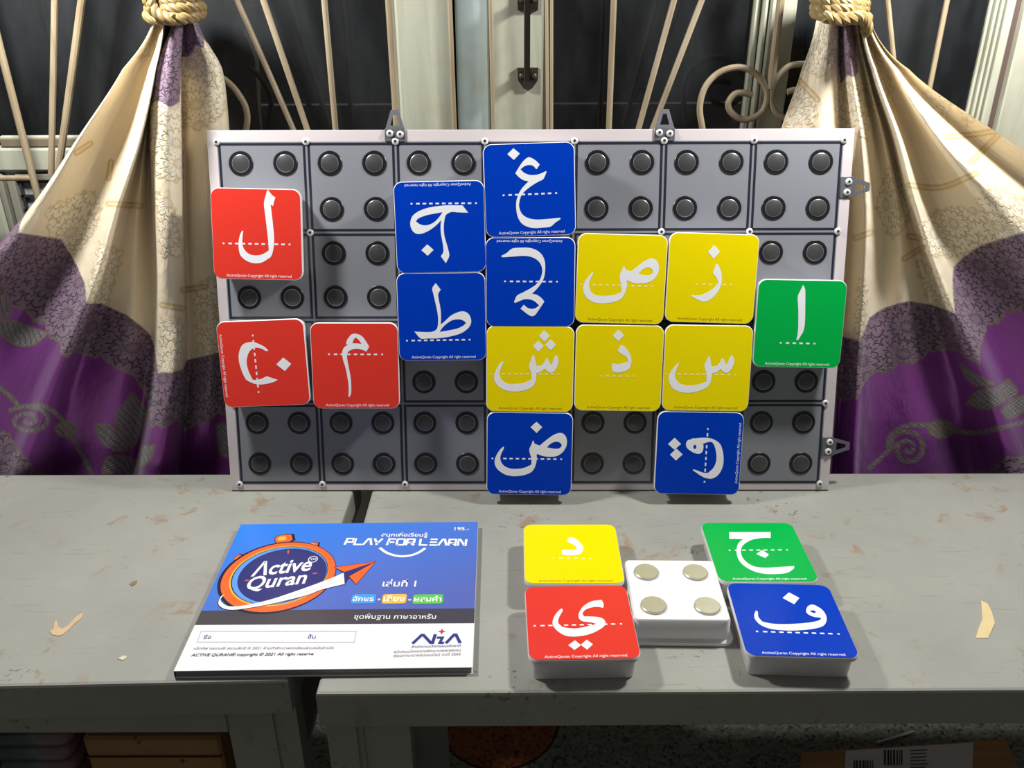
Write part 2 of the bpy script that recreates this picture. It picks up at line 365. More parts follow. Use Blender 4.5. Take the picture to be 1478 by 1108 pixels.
# ------------------------------------------------------------------ things under the tables
def fabric_print():
    t = NT('floral_wrap_print'); v = t.coord()
    n = t.noise(v, 14, 2); c = t.ramp(n, [(0.38, s(64, 76, 84)), (0.5, s(110, 116, 116)), (0.62, s(136, 92, 100))])
    vo = t.n('ShaderNodeTexVoronoi', i_Scale=24.0); t.set(vo.inputs['Vector'], v)
    c = t.mix(t.math('LESS_THAN', vo.outputs['Distance'], 0.3), c, s(168, 150, 84))
    vo2 = t.n('ShaderNodeTexVoronoi', i_Scale=17.0); t.set(vo2.inputs['Vector'], t.mapping(v, loc=(.3, .2, .1)))
    c = t.mix(t.math('LESS_THAN', vo2.outputs['Distance'], 0.26), c, s(160, 84, 96))
    t.p(Base_Color=c, Roughness=0.25); t.bump(n, 0.5, 0.004); return t.m
M_WRAP = fabric_print()
rnd = random.Random(4)
spots = [(-6.65, 'leftmost'), (-5.80, 'middle'), (-4.95, 'right-hand')]
bm = None
order = ('lowest', 'third', 'second', 'top')
for cx, nm in spots:
    for k in range(4):
        if bm is None:
            mb = MB(); w, d, hh = .80*U, 2.2*U, .2*U
            mb.loft([rrect(w*.9, d*.95, .1*U, 0, 4), rrect(w, d, .12*U, hh*.3, 4), rrect(w, d, .12*U, hh*.7, 4), rrect(w*.9, d*.95, .1*U, hh, 4)])
            bm = mb.mesh('wrapped_bundle', 60)
        o = link('wrapped_bundle', bm, M_WRAP, None, Matrix.Translation(W3(cx+rnd.uniform(-.03, .03), -1.5, -2.03+.205*k)) @ Matrix.Rotation(rnd.uniform(-.03, .03), 4, 'Z'))
        tag(o, f'flower-printed wrapped bundle on the shelf under the left table, {order[k]} of the {nm} stack', 'bundle', 'flower-printed bundles under the left table')
def cardboard(name):
    t = NT(name); v = t.coord(); f = t.noise(t.mapping(v, (8, 120, 8)), 1.0, 3); f2 = t.noise(v, 90, 3)
    c = t.ramp(f, [(0.3, s(150, 112, 70)), (0.7, s(176, 136, 88))]); c = t.mix(t.ramp(f2, [(0.66, (0, 0, 0, 1)), (0.7, (1, 1, 1, 1))]), c, s(96, 64, 40))
    t.p(Base_Color=c, Roughness=0.8); return t.m
M_CARD = cardboard('brown_cardboard')
b = MB(); b.box(W3(-4.40, -2.55, -2.03), W3(-3.0, -.6, -1.30), .03*U)
o = tag(b.build('cardboard_box', M_CARD), 'plain brown cardboard box on the shelf beside the printed bundles', 'box')
MB().box(W3(-4.39, -2.5, -1.56), W3(-3.01, -2.57, -1.545)).build('flap_seam', plain('dark_seam', s(84, 56, 36), .8), o)
# parcel on the floor under the right table
zt = -4.25
c = [at_height(1157, 1086, zt), at_height(1452, 1066, zt), at_height(1500, 1180, zt), at_height(1150, 1200, zt)]
root = empty('parcel_box', Matrix.Translation(W3(*(sum(c)/4*np.array([1, 1, 0])+np.array([0, 0, -5])))))
tag(root, 'brown cardboard parcel with a white barcode label on the floor under the right table', 'box'); inv = root.matrix_world.inverted()
cc = [c[3], c[2], c[1], c[0]]
MB().loft([[inv @ W3(p[0], p[1], z) for p in cc] for z in (-5, zt)]).build('carton', M_CARD, root, smooth=20)
def on_box(px, py, dz): q = at_height(px, py, zt+dz); return inv @ W3(*q)
def slab(name, quad, z0, z1, mat): 
    return MB().loft([[on_box(x, y, z) for x, y in quad[::-1]] for z in (z0, z1)]).build(name, mat, root, smooth=20)
lb = slab('shipping_label', [(1221, 1083), (1405, 1071), (1402, 1150), (1215, 1160)], 0.0, .012, plain('white_label_paper', s(206, 204, 198), 0.6))
ink = MB()
for x0, x1, y0, y1 in ((1232, 1262, 1097, 1140), (1276, 1304, 1082, 1104)):
    k = x0; 
    while k < x1:
        wd = rnd.choice((1.2, 2, 2.8)); ink.loft([[on_box(a, b_, z) for a, b_ in ((k, y1), (k+wd, y1), (k+wd*.98, y0), (k, y0))] for z in (.013, .018)]); k += wd+rnd.choice((1.3, 2.1))
for y in range(1082, 1130, 5): ink.loft([[on_box(a, b_, z) for a, b_ in ((1314, y+1.3), (1338+rnd.uniform(-8, 3), y+.5), (1338, y-.9), (1314, y))] for z in (.013, .018)])
ink.build('barcode_print', plain('black_label_ink', s(46, 44, 44), 0.6), lb)
MB().tube([W3(*at_height(1266, 1071, -4.93)), W3(*at_height(1319, 1055, -4.93))], .018*U, 8).build('drinking_straw', plain('white_straw', s(225, 225, 220), 0.4)); 
tag(bpy.data.objects['drinking_straw'], 'thin white straw lying on the terrazzo floor behind the parcel', 'straw')
# ------------------------------------------------------------------ the magnetic board
BX, BY, BZ, BYAW, TILT = 0.18344, 0.0, 0.08904, -0.00419, 0.25545
_ax = Vector((math.cos(BYAW), math.sin(BYAW), 0)); _n0 = Vector((math.sin(BYAW), -math.cos(BYAW), 0))
_up = Vector((0, 0, 1))*math.cos(TILT)-_n0*math.sin(TILT); _n = _n0*math.cos(TILT)+Vector((0, 0, 1))*math.sin(TILT)
BM = Matrix(((_ax.x, _up.x, _n.x, BX*U), (_ax.y, _up.y, _n.y, BY*U), (_ax.z, _up.z, _n.z, ZT+BZ*U), (0, 0, 0, 1)))
TILES = {
 'lam': {'pose':[-3.021,2.988,-0.0231],'base':0,'polys':[[[0.137,0.491],[0.162,0.46],[0.19,0.426],[0.221,0.407],[0.205,0.364],[0.192,0.313],[0.166,0.332],[0.176,0.214],[0.191,0.012],[0.19,-0.084],[0.18,-0.151],[0.154,-0.234],[0.106,-0.273],[0.046,-0.308],[-0.018,-0.319],[-0.081,-0.31],[-0.139,-0.284],[-0.187,-0.239],[-0.203,-0.191],[-0.208,-0.129],[-0.201,-0.061],[-0.184,-0.003],[-0.161,0.039],[-0.149,0.035],[-0.158,-0.021],[-0.165,-0.089],[-0.159,-0.138],[-0.136,-0.181],[-0.098,-0.214],[-0.049,-0.23],[0.009,-0.229],[0.069,-0.211],[0.128,-0.172],[0.126,-0.085],[0.116,0.05],[0.103,0.204],[0.092,0.334],[0.112,0.416]]],'holes':[],'dash':[[-0.374,-0.105],[0.362,-0.102]],'n':11},
 'nun': {'pose':[-3.034,1.538,0.0373],'base':-90,'polys':[[[-0.149,0.072],[-0.145,0.042],[-0.17,0.005],[-0.186,-0.044],[-0.184,-0.094],[-0.155,-0.137],[-0.111,-0.166],[-0.045,-0.187],[0.016,-0.189],[0.088,-0.176],[0.145,-0.156],[0.184,-0.14],[0.185,-0.08],[0.171,-0.028],[0.151,0.024],[0.171,0.082],[0.196,0.148],[0.217,0.098],[0.233,0.036],[0.241,-0.035],[0.239,-0.095],[0.218,-0.153],[0.184,-0.21],[0.137,-0.236],[0.064,-0.259],[-0.018,-0.275],[-0.09,-0.276],[-0.15,-0.262],[-0.21,-0.231],[-0.243,-0.188],[-0.254,-0.127],[-0.249,-0.077],[-0.224,-0.02],[-0.189,0.036]],[[-0.062,0.234],[0.016,0.319],[0.095,0.238],[0.014,0.147]]],'holes':[],'dash':[[-0.329,-0.089],[0.329,-0.088]],'n':10},
 'mim': {'pose':[-1.989,1.507,-0.003],'base':0,'polys':[[[-0.095,0.251],[-0.084,0.297],[-0.057,0.337],[-0.029,0.365],[0.006,0.375],[0.051,0.367],[0.094,0.342],[0.132,0.291],[0.168,0.227],[0.136,0.169],[0.089,0.19],[0.03,0.202],[-0.02,0.195],[-0.065,0.175],[-0.086,0.139],[-0.088,0.088],[-0.076,0.006],[-0.06,-0.097],[-0.053,-0.189],[-0.057,-0.313],[-0.079,-0.362],[-0.091,-0.357],[-0.085,-0.313],[-0.083,-0.231],[-0.093,-0.128],[-0.112,-0.014],[-0.134,0.068],[-0.143,0.139],[-0.134,0.19],[-0.108,0.226],[-0.066,0.251]]],'holes':[[[-0.019,0.264],[-0.011,0.297],[0.015,0.332],[0.049,0.307],[0.084,0.258],[0.032,0.263]]],'dash':[[-0.295,0.138],[0.314,0.137]],'n':9},
 'zah': {'pose':[-0.991,3.062,0.0181],'base':180,'polys':[[[-0.256,-0.232],[-0.316,-0.152],[-0.208,-0.158],[-0.14,-0.164],[-0.101,-0.153],[-0.066,-0.126],[-0.048,-0.06],[-0.04,0.017],[-0.046,0.104],[-0.066,0.181],[-0.085,0.26],[-0.09,0.319],[-0.05,0.396],[0.004,0.318],[-0.025,0.274],[-0.027,0.21],[-0.016,0.132],[-0.006,0.055],[-0.007,-0.022],[-0.015,-0.079],[0.031,-0.032],[0.093,0.015],[0.164,0.052],[0.234,0.069],[0.283,0.056],[0.316,0.017],[0.329,-0.037],[0.319,-0.094],[0.292,-0.137],[0.23,-0.178],[0.141,-0.21],[0.042,-0.227],[-0.075,-0.236],[-0.172,-0.234]],[[0.15,0.184],[0.081,0.246],[0.15,0.31],[0.218,0.247]]],'holes':[[[-0.033,-0.164],[0.008,-0.108],[0.07,-0.052],[0.15,-0.024],[0.218,-0.035],[0.266,-0.069],[0.235,-0.102],[0.144,-0.134],[0.045,-0.151]]],'dash':[[0.306,-0.261],[-0.405,-0.253]],'n':11},
 'tah': {'pose':[-0.991,2.067,0.0086],'base':0,'polys':[[[-0.315,-0.162],[-0.214,-0.168],[-0.124,-0.168],[-0.073,-0.148],[-0.05,-0.11],[-0.041,-0.029],[-0.047,0.051],[-0.065,0.151],[-0.087,0.261],[-0.098,0.325],[-0.058,0.384],[-0.003,0.309],[-0.032,0.265],[-0.03,0.201],[-0.015,0.121],[-0.008,0.03],[-0.013,-0.085],[0.03,-0.05],[0.102,0.014],[0.184,0.053],[0.244,0.062],[0.294,0.042],[0.324,-0.004],[0.331,-0.064],[0.301,-0.124],[0.219,-0.184],[0.097,-0.22],[-0.045,-0.241],[-0.166,-0.242],[-0.247,-0.241]]],'holes':[[[-0.028,-0.169],[0.004,-0.121],[0.06,-0.071],[0.121,-0.036],[0.192,-0.027],[0.242,-0.041],[0.274,-0.069],[0.241,-0.101],[0.17,-0.133],[0.068,-0.154]]],'dash':[[-0.404,-0.265],[0.31,-0.261]],'n':11},
 'ghain': {'pose':[-0.003,3.46,0.0299],'base':0,'polys':[[[0.117,0.268],[0.079,0.218],[0.044,0.257],[-0.004,0.267],[-0.052,0.255],[-0.096,0.224],[-0.054,0.185],[0.003,0.162],[0.071,0.16],[0.119,0.17],[0.183,0.196],[0.189,0.186],[0.152,0.113],[0.098,0.087],[0.019,0.043],[-0.05,-0.007],[-0.095,-0.057],[-0.116,-0.117],[-0.122,-0.173],[-0.104,-0.235],[-0.067,-0.279],[0.0,-0.31],[0.087,-0.322],[0.194,-0.318],[0.326,-0.31],[0.333,-0.323],[0.271,-0.362],[0.217,-0.403],[0.134,-0.411],[0.046,-0.413],[-0.031,-0.398],[-0.098,-0.358],[-0.14,-0.286],[-0.154,-0.201],[-0.152,-0.125],[-0.133,-0.06],[-0.098,0.004],[-0.048,0.059],[-0.008,0.093],[-0.066,0.108],[-0.118,0.145],[-0.153,0.184],[-0.11,0.248],[-0.065,0.307],[-0.011,0.347],[0.027,0.341],[0.075,0.311]],[[-0.165,0.45],[-0.097,0.391],[-0.164,0.326],[-0.233,0.389]]],'holes':[],'dash':[[-0.289,-0.047],[0.289,-0.042]],'n':9},
 'ain': {'pose':[0.006,2.453,-0.0006],'base':180,'polys':[[[0.202,-0.377],[0.107,-0.386],[0.013,-0.384],[-0.062,-0.361],[-0.121,-0.316],[-0.157,-0.247],[-0.165,-0.169],[-0.158,-0.08],[-0.133,-0.011],[-0.084,0.059],[-0.019,0.126],[-0.074,0.139],[-0.124,0.174],[-0.158,0.214],[-0.105,0.294],[-0.055,0.364],[-0.015,0.379],[0.035,0.354],[0.111,0.293],[0.073,0.25],[0.035,0.283],[-0.005,0.296],[-0.055,0.291],[-0.1,0.257],[-0.044,0.208],[0.016,0.188],[0.076,0.19],[0.126,0.21],[0.171,0.228],[0.184,0.221],[0.151,0.148],[0.086,0.113],[-0.004,0.064],[-0.073,0.014],[-0.115,-0.05],[-0.133,-0.129],[-0.117,-0.199],[-0.072,-0.253],[-0.002,-0.286],[0.077,-0.296],[0.177,-0.29],[0.311,-0.281],[0.326,-0.296],[0.266,-0.328]]],'holes':[],'dash':[[0.284,-0.013],[-0.298,-0.009]],'n':9},
 'shin': {'pose':[0.003,1.466,-0.0134],'base':0,'polys':[[[-0.32,0.091],[-0.301,0.081],[-0.334,0.006],[-0.346,-0.046],[-0.338,-0.098],[-0.297,-0.149],[-0.226,-0.172],[-0.145,-0.171],[-0.064,-0.157],[0.021,-0.114],[0.017,-0.052],[-0.012,0.041],[0.007,0.103],[0.026,0.167],[0.046,0.163],[0.06,0.103],[0.076,0.04],[0.124,0.047],[0.158,0.079],[0.184,0.137],[0.203,0.12],[0.236,0.059],[0.254,0.069],[0.263,0.116],[0.289,0.169],[0.306,0.162],[0.325,0.106],[0.314,0.044],[0.285,-0.008],[0.256,-0.032],[0.226,-0.034],[0.165,0.012],[0.145,-0.009],[0.105,-0.035],[0.07,-0.041],[0.074,-0.093],[0.057,-0.166],[0.022,-0.207],[-0.043,-0.24],[-0.123,-0.257],[-0.205,-0.26],[-0.286,-0.245],[-0.357,-0.202],[-0.399,-0.15],[-0.411,-0.098],[-0.399,-0.036],[-0.365,0.037]],[[0.156,0.453],[0.221,0.389],[0.161,0.323],[0.095,0.388]],[[0.091,0.335],[0.153,0.271],[0.094,0.206],[0.028,0.27]],[[0.23,0.349],[0.293,0.29],[0.232,0.225],[0.169,0.286]]],'holes':[],'dash':[[-0.445,-0.057],[0.328,-0.051]],'n':12},
 'dad': {'pose':[-0.001,0.466,-0.0135],'base':0,'polys':[[[-0.304,0.089],[-0.299,0.069],[-0.331,-0.001],[-0.341,-0.056],[-0.325,-0.11],[-0.283,-0.153],[-0.21,-0.18],[-0.126,-0.179],[-0.053,-0.165],[0.024,-0.126],[0.023,-0.052],[-0.003,0.05],[0.02,0.115],[0.037,0.164],[0.048,0.158],[0.059,0.128],[0.118,0.105],[0.179,0.16],[0.26,0.224],[0.331,0.257],[0.383,0.254],[0.42,0.215],[0.434,0.157],[0.424,0.092],[0.384,0.027],[0.318,-0.019],[0.235,-0.028],[0.163,-0.021],[0.084,0.005],[0.084,-0.073],[0.067,-0.15],[0.029,-0.213],[-0.041,-0.249],[-0.125,-0.267],[-0.209,-0.268],[-0.293,-0.246],[-0.367,-0.192],[-0.398,-0.143],[-0.407,-0.089],[-0.389,-0.024],[-0.347,0.047]],[[0.075,0.39],[0.144,0.327],[0.078,0.257],[0.007,0.326]]],'holes':[[[0.202,0.085],[0.242,0.128],[0.293,0.153],[0.34,0.15],[0.371,0.124],[0.372,0.097],[0.342,0.073],[0.285,0.069]]],'dash':[[-0.433,-0.057],[0.371,-0.057]],'n':12},
 'sad': {'pose':[1.017,2.486,-0.0283],'base':0,'polys':[[[-0.323,0.071],[-0.313,0.061],[-0.343,-0.006],[-0.355,-0.065],[-0.342,-0.124],[-0.301,-0.173],[-0.231,-0.191],[-0.143,-0.189],[-0.065,-0.175],[0.01,-0.143],[0.002,-0.057],[-0.02,0.031],[0.004,0.1],[0.019,0.144],[0.033,0.142],[0.047,0.111],[0.106,0.091],[0.162,0.138],[0.236,0.198],[0.301,0.235],[0.349,0.239],[0.39,0.211],[0.415,0.159],[0.415,0.1],[0.387,0.036],[0.336,-0.014],[0.269,-0.035],[0.192,-0.042],[0.133,-0.034],[0.065,-0.008],[0.069,-0.075],[0.051,-0.154],[0.011,-0.219],[-0.052,-0.251],[-0.129,-0.27],[-0.218,-0.276],[-0.307,-0.262],[-0.373,-0.219],[-0.409,-0.166],[-0.423,-0.106],[-0.409,-0.047],[-0.377,0.008]]],'holes':[[[0.19,0.069],[0.231,0.111],[0.279,0.136],[0.322,0.135],[0.353,0.104],[0.346,0.071],[0.303,0.051],[0.254,0.053]]],'dash':[[-0.445,-0.07],[0.352,-0.072]],'n':12},
 'zay': {'pose':[2.028,2.492,-0.0298],'base':0,'polys':[[[0.039,0.165],[0.054,0.159],[0.091,0.096],[0.111,0.018],[0.108,-0.061],[0.08,-0.14],[0.035,-0.201],[-0.021,-0.247],[-0.08,-0.262],[-0.12,-0.25],[-0.171,-0.227],[-0.216,-0.204],[-0.212,-0.189],[-0.168,-0.195],[-0.114,-0.188],[-0.047,-0.159],[0.019,-0.113],[0.065,-0.067],[0.072,-0.032],[0.044,0.016],[0.006,0.064],[0.02,0.118]],[[0.0,0.37],[0.069,0.301],[0.003,0.219],[-0.066,0.295]]],'holes':[],'dash':[[-0.161,-0.068],[0.22,-0.065]],'n':6},
 'dhal': {'pose':[1.013,1.475,-0.015],'base':0,'polys':[[[0.015,0.269],[0.04,0.266],[0.081,0.229],[0.118,0.173],[0.141,0.112],[0.138,0.04],[0.12,-0.001],[0.071,-0.029],[0.011,-0.046],[-0.049,-0.043],[-0.069,-0.029],[-0.081,0.006],[-0.077,0.048],[-0.064,0.058],[-0.012,0.051],[0.048,0.062],[0.107,0.081],[0.085,0.132],[0.034,0.167],[-0.017,0.197],[-0.009,0.233]],[[-0.019,0.446],[0.047,0.384],[-0.016,0.316],[-0.082,0.379]]],'holes':[],'dash':[[-0.199,-0.09],[0.174,-0.089]],'n':6},
 'sin': {'pose':[2.019,1.473,-0.0147],'base':0,'polys':[[[-0.333,0.063],[-0.324,0.051],[-0.355,-0.029],[-0.366,-0.081],[-0.35,-0.132],[-0.303,-0.177],[-0.232,-0.2],[-0.153,-0.198],[-0.074,-0.183],[-0.001,-0.151],[-0.006,-0.064],[-0.034,0.032],[-0.011,0.094],[0.006,0.142],[0.021,0.14],[0.036,0.084],[0.054,0.023],[0.103,0.034],[0.135,0.066],[0.162,0.124],[0.177,0.114],[0.215,0.046],[0.232,0.072],[0.241,0.113],[0.264,0.152],[0.284,0.146],[0.304,0.104],[0.295,0.043],[0.264,-0.019],[0.231,-0.047],[0.201,-0.04],[0.147,-0.003],[0.116,-0.037],[0.058,-0.055],[0.056,-0.114],[0.04,-0.176],[0.003,-0.223],[-0.07,-0.258],[-0.149,-0.28],[-0.228,-0.286],[-0.314,-0.272],[-0.386,-0.23],[-0.425,-0.169],[-0.434,-0.102],[-0.419,-0.051],[-0.382,0.006]]],'holes':[],'dash':[[-0.46,-0.07],[0.323,-0.068]],'n':12},
 'qaf': {'pose':[1.964,0.471,-0.0189],'base':90,'polys':[[[0.114,0.156],[0.155,0.14],[0.168,0.106],[0.182,0.081],[0.18,0.061],[0.19,-0.014],[0.19,-0.095],[0.172,-0.166],[0.122,-0.239],[0.038,-0.275],[-0.057,-0.292],[-0.142,-0.29],[-0.218,-0.265],[-0.273,-0.223],[-0.302,-0.163],[-0.293,-0.092],[-0.262,-0.029],[-0.226,0.024],[-0.203,0.059],[-0.191,0.051],[-0.206,0.005],[-0.229,-0.058],[-0.235,-0.119],[-0.177,-0.176],[-0.113,-0.203],[-0.038,-0.209],[0.037,-0.196],[0.1,-0.175],[0.14,-0.148],[0.143,-0.107],[0.121,-0.043],[0.076,-0.049],[0.022,-0.039],[-0.002,-0.004],[0.004,0.046],[0.032,0.099],[0.066,0.141]],[[0.185,0.292],[0.113,0.213],[0.042,0.287],[0.109,0.365]],[[0.056,0.264],[-0.013,0.188],[-0.089,0.262],[-0.018,0.335]]],'holes':[[[0.111,0.052],[0.085,0.033],[0.055,0.039],[0.054,0.059],[0.084,0.073]]],'dash':[[0.298,-0.087],[-0.342,-0.086]],'n':10},
 'alif': {'pose':[3.036,1.98,-0.0194],'base':0,'polys':[[[0.003,0.44],[0.019,0.419],[0.033,0.37],[0.045,0.222],[0.058,0.023],[0.049,-0.078],[0.023,-0.134],[-0.0,-0.179],[-0.023,-0.182],[-0.014,-0.129],[-0.013,-0.029],[-0.029,0.171],[-0.046,0.307],[-0.022,0.379]]],'holes':[],'dash':[[-0.196,-0.217],[0.188,-0.22]],'n':6},
 'yeh': {'pose':[0.6071,-2.6201,0.023],'base':0,'polys':[[[0.234,0.282],[0.247,0.225],[0.235,0.164],[0.207,0.18],[0.147,0.182],[0.069,0.15],[0.033,0.095],[0.044,0.055],[0.133,0.049],[0.204,0.029],[0.233,-0.019],[0.222,-0.073],[0.156,-0.135],[0.064,-0.186],[-0.04,-0.21],[-0.14,-0.202],[-0.208,-0.148],[-0.247,-0.083],[-0.257,-0.019],[-0.237,0.057],[-0.194,0.134],[-0.159,0.171],[-0.149,0.144],[-0.184,0.067],[-0.204,0.002],[-0.194,-0.052],[-0.145,-0.092],[-0.044,-0.105],[0.06,-0.08],[0.151,-0.05],[0.095,-0.027],[0.023,-0.01],[-0.009,0.041],[0.006,0.118],[0.059,0.206],[0.141,0.266]],[[-0.069,-0.26],[-0.022,-0.322],[-0.084,-0.381],[-0.136,-0.319]],[[0.038,-0.254],[0.087,-0.314],[0.029,-0.38],[-0.024,-0.318]]],'holes':[],'dash':[[-0.425,-0.06],[0.375,-0.055]],'n':12},
 'dal': {'pose':[0.5955,-1.5926,-0.0031],'base':0,'polys':[[[-0.007,0.262],[0.043,0.242],[0.105,0.155],[0.124,0.07],[0.102,-0.002],[0.057,-0.039],[-0.043,-0.051],[-0.101,-0.033],[-0.107,0.009],[-0.096,0.052],[-0.021,0.039],[0.055,0.049],[0.043,0.111],[-0.038,0.182],[-0.026,0.235]]],'holes':[],'dash':[[-0.192,-0.092],[0.185,-0.106]],'n':6},
 'jim': {'pose':[2.5137,-1.5703,-0.0048],'base':0,'polys':[[[-0.219,0.321],[0.225,0.322],[0.198,0.217],[0.112,0.217],[-0.016,0.181],[-0.122,0.093],[-0.17,-0.007],[-0.18,-0.119],[-0.145,-0.214],[-0.078,-0.273],[0.032,-0.285],[0.164,-0.273],[0.305,-0.259],[0.3,-0.291],[0.21,-0.365],[0.101,-0.384],[-0.025,-0.38],[-0.126,-0.334],[-0.201,-0.241],[-0.228,-0.133],[-0.212,0.007],[-0.166,0.122],[-0.098,0.196],[-0.245,0.201]],[[0.054,0.008],[0.105,-0.07],[0.051,-0.126],[-0.022,-0.059]]],'holes':[],'dash':[[-0.285,0.004],[0.314,0.012]],'n':9},
 'fah': {'pose':[2.5539,-2.5969,-0.0392],'base':0,'polys':[[[0.179,0.103],[0.213,0.172],[0.258,0.201],[0.291,0.186],[0.335,0.131],[0.35,0.053],[0.332,-0.025],[0.287,-0.091],[0.204,-0.13],[0.083,-0.156],[-0.064,-0.167],[-0.205,-0.151],[-0.288,-0.101],[-0.324,-0.025],[-0.317,0.041],[-0.29,0.098],[-0.277,0.076],[-0.287,0.009],[-0.264,-0.056],[-0.174,-0.081],[-0.043,-0.081],[0.106,-0.065],[0.231,-0.035],[0.29,-0.004],[0.289,0.018],[0.233,0.027],[0.19,0.058]],[[0.085,0.371],[0.165,0.291],[0.092,0.198],[0.003,0.286]]],'holes':[[[0.209,0.104],[0.251,0.121],[0.273,0.095],[0.246,0.076]]],'dash':[[-0.341,-0.188],[0.393,-0.195]],'n':11},
}

TS = 0.995; TH = 0.2755
MOUNT = [k for k in TILES if k not in ('yeh', 'dal', 'jim', 'fah')]
def covered(x, y, m=0.47):
    for k in MOUNT:
        u, v, a = TILES[k]['pose']; dx, dy = x-u, y-v
        if abs(dx*math.cos(a)+dy*math.sin(a)) < m and abs(-dx*math.sin(a)+dy*math.cos(a)) < m: return True
    return False
mb = MB(); x0, x1, y0, y1 = -3.61*U, 3.615*U, -.075*U, 4.125*U
L = lambda i, z: [(x0+i, y0+i, z), (x1-i, y0+i, z), (x1-i, y1-i, z), (x0+i, y1-i, z)]
mb.loft([L(.006*U, -.055*U), L(0, -.05*U), L(0, -.004*U), L(.006*U, 0)])
board = link('magnetic_board', mb.mesh('magnetic_board', 20), M_MARGIN); board.matrix_world = BM
tag(board, 'large grey magnetic letter board leaning upright at the back of both tables', 'magnetic board')
MB().box((-3.5*U, 0, 0), (3.5*U, 4*U, .0015*U)).build('grid_panel', M_CELL, board)
loops = []
for i in range(7):
    for j in range(4):
        xa, ya = (i-3.5)*U, j*U
        for ins in (.012, .040): q = ins*U; loops.append([(xa+q, ya+q), (xa+U-q, ya+q), (xa+U-q, ya+U-q), (xa+q, ya+U-q)])
link('grid_lines', flat_mesh('grid_lines', loops, .0015*U, .0015*U), M_LINE, board)
ring = MB().lathe([(.138*U, 0), (.138*U, .004*U), (.132*U, .009*U), (.088*U, .009*U)], 32).mesh('rubber_ring')
disc = MB().lathe([(.096*U, 0), (.096*U, .012*U), (.088*U, .0165*U)], 32).mesh('magnet')
rimm = MB().lathe([(.098*U, .0), (.098*U, .0135*U), (.094*U, .0155*U), (.088*U, .0)], 32).mesh('highlight_rim'); M_RIM = plain('highlight_rim_metal', s(150, 150, 148), 0.3, metal=0.4)  # paler rim added to each disc, its colour imitates the edge highlight
for i in range(7):
    for j in range(4):
        for a in (.258, .758):
            for b_ in (.26, .765):
                X, Y = i-3.5+a, j+b_
                if covered(X, Y): continue
                m = link('magnet', disc, M_MAG, board, Matrix.Translation((X*U, Y*U, .0018*U)))
                link('rubber_ring', ring, M_RING, m); link('highlight_rim', rimm, M_RIM, m)
rv = MB().lathe([(.040*U, 0), (.038*U, .012*U), (.026*U, .022*U), (.016*U, .024*U)], 16).mesh('rivet')
rh = MB().lathe([(.016*U, .020*U), (.016*U, .0248*U)], 10).mesh('rivet_hole')
for i in range(8):
    for j in range(5):
        if covered(i-3.5, j, .52): continue
        m = link('rivet', rv, M_STEEL, board, Matrix.Translation(((i-3.5)*U, j*U-(.0 if j else -.005)*U, .003*U)))
        link('rivet_hole', rh, M_DARK, m)
# four hanging brackets riveted to the edge
def bracket(mw):
    # local: x along the edge, y outwards from the board, z out of the face
    b = MB(); b.box((-.115*U, -.115*U, .004*U), (.115*U, .02*U, .016*U), .003*U)
    o = b.build('hanging_bracket', M_BRACKET, board, mw)
    outer = [(-.105*U, .02*U), (.105*U, .02*U), (.045*U, .225*U), (-.045*U, .225*U)]; inner = [(-.052*U, .055*U), (.052*U, .055*U), (.02*U, .175*U), (-.02*U, .175*U)]
    lp = link('loop', flat_mesh('loop', [outer, inner], 0, .012*U), M_BRACKET, o, Matrix.Translation((0, 0, .004*U)) @ Matrix.Rotation(math.radians(-8), 4, 'X'))
    for dx in (-.058, .058):
        m = link('rivet', rv, M_STEEL, o, Matrix.Translation((dx*U, -.035*U-dx*.1*U, .016*U))); link('rivet_hole', rh, M_DARK, m)
for x in (-1.5, 1.5): bracket(Matrix.Translation((x*U, 4.115*U, 0)))
for y in (3.49, .47): bracket(Matrix.Translation((3.61*U, y*U, 0)) @ Matrix.Rotation(-math.pi/2, 4, 'Z'))
